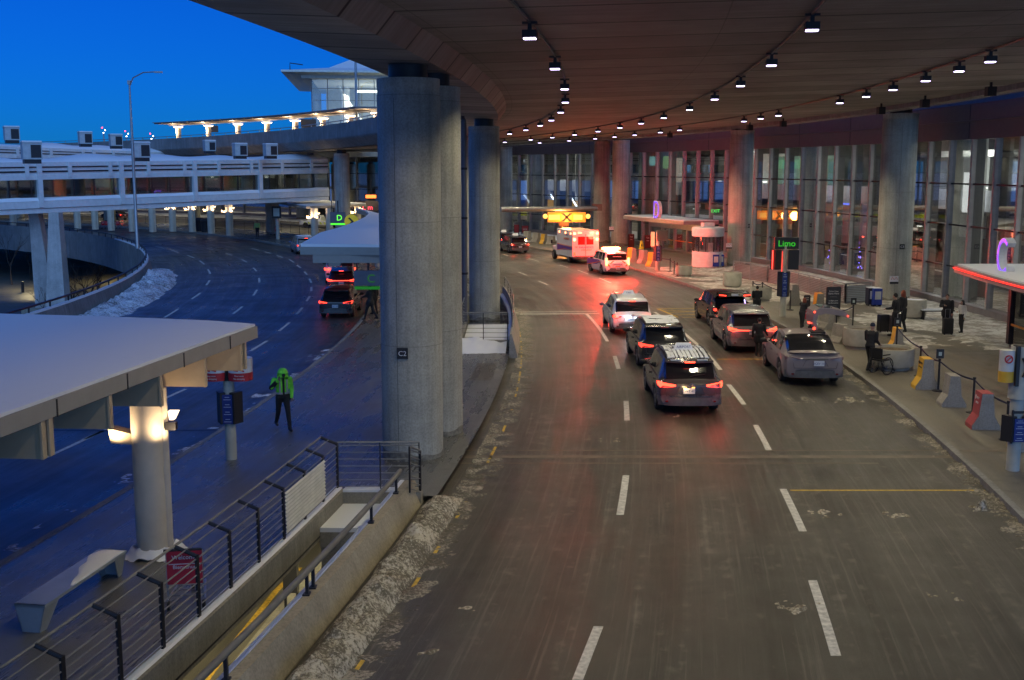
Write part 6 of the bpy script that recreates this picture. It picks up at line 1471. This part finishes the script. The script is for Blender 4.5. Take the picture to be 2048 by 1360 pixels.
# ---- newspaper boxes
def newsbox(u,v,hpx,label,col,win=True,k=1.0):
    p=at(u,v,.15); h=hpx*p.y/FPX; w_=h*.5; t=thing('newspaper_box',label,'newspaper box',(p.x,p.y+.2,.15),.1,'newspaper boxes')
    b=MB(); b.rings([[Vector((x,y,z)) for x,y in ((-w_/2,-.22),(w_/2,-.22),(w_/2,.22),(-w_/2,.22))] for z in (.08,h*.55,h)]); b.build('cabinet',col,t)
    b=MB(); b.box((0,-.228,h*.62),(w_*.7,.01,h*.45)); b.build('display',M('news_page',(.6,.62,.65),.5),t)
    b=MB()
    for x in (-w_*.4,w_*.4): b.box((x,0,.04),(.05,.3,.08))
    b.build('feet',blk,t)
    b=MB(); b.box((0,0,h+.02),(w_*.9,.4,.04)); b.build('snow_cap',snow,t)
nb=M('news_blue',(.02,.05,.35),.35); nk=M('news_dark',(.02,.02,.04),.4)
newsbox(1421,533,22,'left blue newspaper box by the ticket booth',nb); newsbox(1431,535,26,'middle blue newspaper box by the ticket booth',nb); newsbox(1441,534,25,'right dark blue newspaper box by the ticket booth',nb)
newsbox(1744,612,36,'dark newspaper box left of the blue one beside column C3',nk); newsbox(1754,613,36,'bright blue newspaper box beside column C3',nb)
# ---- ramp railing along the facade
def ramp_rail(pts,label,zt0,h=1.05,solid=True):
    t=thing('ramp_railing',label,'railing',(0,0,0)); P=[at(u,v,.15) for u,v in pts]
    b=MB()
    for i in range(len(P)-1):
        a,c=P[i],P[i+1]; n=9
        for q in range(n): b.tube([a+Vector((0,0,.12+q*(h-.2)/n)),c+Vector((0,0,.12+q*(h-.2)/n))],.022,5)
    b.build('bars',galv,t)
    b=MB(); b.tube([p+Vector((0,0,h)) for p in P],.035,6); b.build('top_rail',galv,t,True)
    for i in range(len(P)-1):
        a,c=P[i],P[i+1]; m=max(1,int((c-a).length/1.6))
        for q in range(m+1):
            x=a.lerp(c,q/m); b=MB(); b.box(x+Vector((0,0,h/2)),(.06,.06,h)); b.build('post',galv,t)
    b=MB()
    for i in range(len(P)-1):
        a,c=P[i],P[i+1]; d=(c-a).normalized(); n=Vector((-d.y,d.x,0))*.1; b.extr([a+Vector((0,0,-.02)),c+Vector((0,0,-.02)),c+Vector((0,0,.14)),a+Vector((0,0,.14))],n)
        if solid: b.extr([a+n+Vector((0,0,.14)),c+n+Vector((0,0,.14)),c+n+Vector((0,0,h-.12)),a+n+Vector((0,0,h-.12))],n*.2)
    b.build('base',M('ramp_panel',(.24,.22,.22),.6),t)
ramp_rail([(1466,554),(1535,565),(1690,607),(1742,604)],'grey horizontal bar railing of the long ramp beside the facade',0)
ramp_rail([(1030,465),(1060,462),(1120,471),(1165,478)],'grey ramp railing behind the far barriers',0,1.2)
# ---- luggage carts, bench, wheelchair, suitcases
redc=M('cart_red',(.50,.02,.04),.4)
def cart(loc,rz,label,k=1.0,panel=True,load=False):
    t=thing('luggage_cart',label,'luggage cart',loc,rz,'luggage carts',k)
    b=MB()
    for sx in (-1,1): b.tube([(sx*.28,-.40,.20),(sx*.28,-.38,1.0),(sx*.26,-.52,1.05)],.018,6); b.tube([(sx*.30,-.42,.18),(sx*.20,.55,.15)],.020,6)
    b.tube([(-.28,-.38,.55),(.28,-.38,.55)],.012,5); b.tube([(-.28,-.38,.95),(.28,-.38,.95)],.012,5)
    for y in (-.2,.05,.3): b.tube([(-.26,y,.17),(.26,y,.17)],.012,5)
    b.build('frame',steel,t)
    b=MB(); b.tube([(-.30,-.54,1.06),(.30,-.54,1.06)],.022,8); b.build('handle',blk,t,True)
    if panel:
        b=MB(); b.box((0,-.40,.72),(.56,.02,.56)); pn=b.build('panel',redc,t)
        text('Welcome',.10,wht,pn,(0,-.412,.86)); text('Bienvenue',.09,wht,pn,(0,-.412,.70)); b=MB(); b.box((0,-.412,.78),(.5,.004,.012)); b.build('line',wht,pn)
    for x,y in ((-.28,-.40),(.28,-.40),(0,.5)):
        b=MB(); rs=[[Vector((x+h_,y+r*math.cos(a),.075+r*math.sin(a))) for a in [2*math.pi*q/14 for q in range(14)]] for r,h_ in ((.04,-.025),(.075,-.02),(.075,.02),(.04,.025))]; b.rings(rs); b.build('wheel',tyrem,t,True)
    return t
p=at(376,1205,.15); cart((p.x,p.y+.1,.15),.15,'luggage cart with red panel standing alone behind the stair railing')
p=at(1625,655,.15); cart((p.x,p.y,.15),-1.2,'red luggage cart next to the ginger haired person',.9)
p=at(1775,672,.15); cart((p.x,p.y,.15),1.2,'luggage cart stacked with dark suitcases near column C3',1.0,False)
def suitcase(loc,w_,d,h_,label,mat,rz=0,handle=True):
    t=thing('suitcase',label,'suitcase',loc,rz,None)
    b=MB(); rs=[]
    for z,f in ((.05,.92),(.09,1),(h_-.05,1),(h_,.92)): rs.append([Vector((x*f,y*f,z)) for x,y in ((-w_/2,-d/2+.03),(-w_/2+.03,-d/2),(w_/2-.03,-d/2),(w_/2,-d/2+.03),(w_/2,d/2-.03),(w_/2-.03,d/2),(-w_/2+.03,d/2),(-w_/2,d/2-.03))])
    b.rings(rs); b.build('shell',mat,t,True)
    if handle: b=MB(); b.tube([(-.10,d/2-.03,h_),(-.10,d/2-.03,h_+.38),(.10,d/2-.03,h_+.38),(.10,d/2-.03,h_)],.010,5); b.build('handle',steel,t)
    b=MB()
    for x in (-w_*.38,w_*.38):
        for y in (-d*.3,d*.3): b.sphere((x,y,.03),.03,8)
    b.build('wheels',blk,t)
p=at(1891,667,.15); suitcase((p.x-.05,p.y-.35,.15),.42,.26,.72,'tall black suitcase with raised handle by the glass wall',cblk)
p=at(1765,672,.15); suitcase((p.x,p.y,.33),.46,.30,.75,'black suitcase standing on the left of the loaded cart',M('case_black',(.012,.012,.014),.35),.3,False)
suitcase((p.x+.5,p.y+.1,.33),.40,.26,.70,'dark suitcase with pale stripe on the loaded cart',M('case_grey',(.05,.05,.06),.3),.2,True)
p=at(1747,748,.15); t=thing('wheelchair','empty black wheelchair pushed past the nearest planter','wheelchair',(p.x+.25,p.y+.05,.15),-.95)
for sx in (-1,1):
    b=MB(); b.tube([(sx*.29,.30*math.cos(a),.31+.30*math.sin(a)) for a in [2*math.pi*i/24 for i in range(25)]],.018,6)
    b.tube([(sx*.315,.26*math.cos(a),.31+.26*math.sin(a)) for a in [2*math.pi*i/24 for i in range(25)]],.007,5); w=b.build('wheel',blk,t,True)
    b=MB()
    for i in range(8): a=math.pi*i/8; b.tube([(sx*.29,.29*math.cos(a),.31+.29*math.sin(a)),(sx*.29,-.29*math.cos(a),.31-.29*math.sin(a))],.004,4)
    b.build('spokes',chrome,w)
    b=MB(); b.tube([(sx*.22,.42+.075*math.cos(a),.09+.075*math.sin(a)) for a in [2*math.pi*i/12 for i in range(13)]],.015,5); b.build('caster',blk,t)
    b=MB(); b.tube([(sx*.22,-.22,.30),(sx*.22,-.24,.92),(sx*.22,-.36,.96)],.013,6); b.tube([(sx*.22,-.2,.50),(sx*.22,.22,.50),(sx*.22,.42,.15)],.013,6); b.tube([(sx*.24,-.2,.70),(sx*.24,.18,.70)],.022,6); b.tube([(sx*.20,.25,.45),(sx*.18,.50,.12)],.012,5); b.box((sx*.15,.55,.10),(.13,.16,.02)); b.build('side_frame',dk,t)
b=MB(); b.box((0,0,.50),(.42,.42,.04)); b.build('seat',intm,t); b=MB(); b.box((0,-.22,.74),(.42,.03,.38)); b.build('backrest',intm,t)
b=MB(); b.box((.05,-.05,.56),(.12,.10,.03)); b.build('yellow_tag',M('cone_yellow',(.85,.6,.02)),t)
# bench in the foreground
p=Vector((-7.28,18.1,.15)); t=thing('bench','pale folded metal bench with a strip of snow on its seat','bench',p,-.155)
bm_=M('bench_metal',(.40,.45,.48),.4,metal=.5)
b=MB(); L_=2.6; b.box((0,0,.43),(.52,L_,.05)); b.box((0,0,.40),(.44,L_-.1,.03)); b.build('seat',bm_,t)
for sy in (-1,1):
    b=MB(); y=sy*L_/2; b.extr([(-.26,y,.455),(.26,y,.455),(.15,y,.0),(-.15,y,.0)],(0,-sy*.03,0)); b.extr([(.26,y-.0,.455),(.26,y-sy*.42,.43),(.17,y-sy*.16,.0),(.15,y,.0)],(-.02,0,0)); b.extr([(-.26,y,.455),(-.26,y-sy*.42,.43),(-.17,y-sy*.16,0),(-.15,y,0)],(.02,0,0)); b.build('leg',bm_,t)
sn=snowfield('seat_snow',snow,0,1,0,1,lambda s,o,t_:-1,.5) if False else None
b=MB(); rs=[]
for i in range(25):
    f=i/24; y=-.45+f*1.72; w0=.46*min(1,.12+f*1.25)*(1+.10*math.sin(f*17)); hh=.035*(1 if 0<i<24 else .1)
    rs.append([Vector((.25-w0,y,.456)),Vector((.25-w0*.85,y,.456+hh*.7)),Vector((.25-w0*.4,y,.456+hh)),Vector((.25,y,.456+hh*.6)),Vector((.255,y,.456))])
b.rings(rs); b.build('seat_snow',snow,t,True)
# city bench by the right couple
p=at(1872,640,.15); t=thing('bench','small dark bench with snow behind the bearded person','bench',(p.x,p.y,.15),.1); b=MB(); b.box((0,0,.45),(1.6,.45,.05)); b.build('seat',dk,t); b=MB(); b.box((0,0,.50),(1.5,.42,.05)); b.build('seat_snow',snow,t)
for sx in (-1,1): b=MB(); b.box((sx*.7,0,.22),(.05,.4,.44)); b.build('leg',dk,t); b=MB(); b.tube([(sx*.75,-.2,.45),(sx*.75,-.15,.68),(sx*.75,.2,.68)],.02,5); b.build('armrest',galv,t)
# far walkway clutter
for i,(u,v) in enumerate(((203,457),(210,457),(232,457),(548,470))):
    p=at(u,v,.15); cart((p.x,p.y,.15),1.0,'red luggage cart on the far walkway, %s from the left'%ords[i],.9)
for i,(u,v,l) in enumerate(((400,462,'left'),(412,464,'right'))):
    p=at(u,v,.15); t=thing('waste_bin','dark waste bin between far walkway posts, %s of two'%l,'bin',(p.x,p.y,.15),0,'far waste bins'); b=MB(); b.lathe([(.5,0),(.6,1.2),(.62,1.25)],seg=12); b.build('bin',blk,t,True); b=MB(); b.lathe([(.62,1.26),(.4,1.5)],seg=12); b.build('lid',dk,t,True)
# ================================================================ LOWER GROUND: trees, shrubs, lights
barkm=M('bark',(.05,.035,.03),.9)
def bare_tree(p,h,label,seed,spread=.6,cat='tree',group=None,name='bare_tree',n0=1):
    r_=random.Random(seed); t=thing(name,label,cat,p,0,group); tr=MB(); cw=MB()
    def br(b,a,d,l,r,dep):
        m=a+d*l*.5+Vector((r_.uniform(-1,1),r_.uniform(-1,1),0))*l*.06; e=a+d*l
        b.tube([a,m,e],[r,r*.8,r*.6],5 if dep<2 else 4)
        if dep>=4: return
        for _ in range(r_.choice((2,3,3))):
            nd=(d+Vector((r_.uniform(-1,1),r_.uniform(-1,1),r_.uniform(-.1,.7)))*spread).normalized()
            br(cw,a.lerp(e,r_.uniform(.55,1)),nd,l*r_.uniform(.55,.8),r*.55,dep+1)
    for q in range(n0):
        d=Vector((0,0,1)) if n0==1 else Vector((r_.uniform(-.6,.6),r_.uniform(-.6,.6),1)).normalized()
        br(tr,Vector((0,0,0)),d,h*.38,.05*h/4,0)
    tr.build('trunk',barkm,t); cw.build('crown',barkm,t)
def gp(u,v): return at(u,v,-5.29)
for i,(u,v,h,lab) in enumerate(((24,570,6.5,'bare tree beyond the left bridge leg near the picture edge'),(62,560,4.5,'bare tree just left of the bridge legs'),(88,640,3.4,'small bare tree in front of the bridge legs'))):
    bare_tree(gp(u,v),h,lab,i+3)
for i,(u,v,h) in enumerate(((150,610,3.6),(165,600,4.2),(180,592,4.6),(196,582,4.0),(135,620,3.0))):
    bare_tree(gp(u,v),h,'bare twiggy shrub behind the curved parapet, %s'%('between the leg and the pier,second from the pier,nearest the round pier but one,nearest the round pier,closest to the bridge legs'.split(',')[i]),30+i,.8,'shrub','shrubs behind the parapet','bare_shrub',3)
p=gp(46,585); b=MB(); b.lathe([(.14,0),(.14,1.1),(.05,1.15)],seg=10); x=b.build('bollard',blk,None,True); x.location=p; tag(x,'lone black bollard standing in the snow field','bollard')
p=gp(20,520); t=thing('road_sign','blue direction sign on the lower snowy ground','sign',p,0); b=MB(); b.box((0,0,3.6),(5.0,.15,1.9)); b.build('panel',bluep,t); b=MB(); b.box((0,.1,1.8),(.15,.15,3.8)); b.build('post',dk,t); b=MB(); b.box((-.4,-.08,3.9),(3.4,.01,.16)); b.box((-.6,-.08,3.4),(3.0,.01,.16)); b.build('small_print',M('print_white',(.5,.55,.65)),t)
yl=(1,.82,.42)
for (x,y,e) in [(W(s_,-13).x,W(s_,-13).y,1500) for s_ in (84,98,112,128,146)]+[(-50,118,900)]:
    l=bpy.data.lights.new('underpass_lamp','SPOT'); l.energy=e*.8; l.color=yl; l.spot_size=R(150); l.shadow_soft_size=.2
    o=bpy.data.objects.new('underpass_lamp',l); C.objects.link(o); o.location=(x,y,-1.8)
for i in range(4): area('lower_lamp',W(12+i*5,-4.5,-1.8),(0,0,0),.5,2,70,(1,.85,.5))
area('lower_lamp',W(19,-1.4,-2.6),(0,0,0),.8,2,16,(1,.85,.5))
for x_,y_ in ((-4.5,24),(-4.2,29),(-4,34)): area('lower_lamp',(x_,y_,-1.9),(0,0,0),.6,2,150,(1,.86,.52))
# sign post on the lower road seen through the opening
p=at(572,1225,-5.28); t=thing('street_post','black post with white board on the lower road seen through the opening','sign',p,0); b=MB(); b.tube([(0,0,0),(0,0,2.2)],.04,6); b.tube([(.3,.2,0),(.3,.2,2.2)],.04,6); b.box((.15,.1,1.1),(.4,.3,1.0)); b.build('post',blk,t); b=MB(); b.box((-.2,-.05,1.8),(.5,.03,.5)); b.build('board',wht,t)
spot2=spot.copy(); spot2.energy=1500
# far lamps lighting the curving arrivals road and pavement beyond the ambulance
for s in (110,120,130,140,150,162,174,186,200,214):
    l=bpy.data.objects.new('deck_spot',spot2); C.objects.link(l); l.location=W(s,7.8,ZC(s,8)-.5)
print('objects', len(bpy.data.objects))
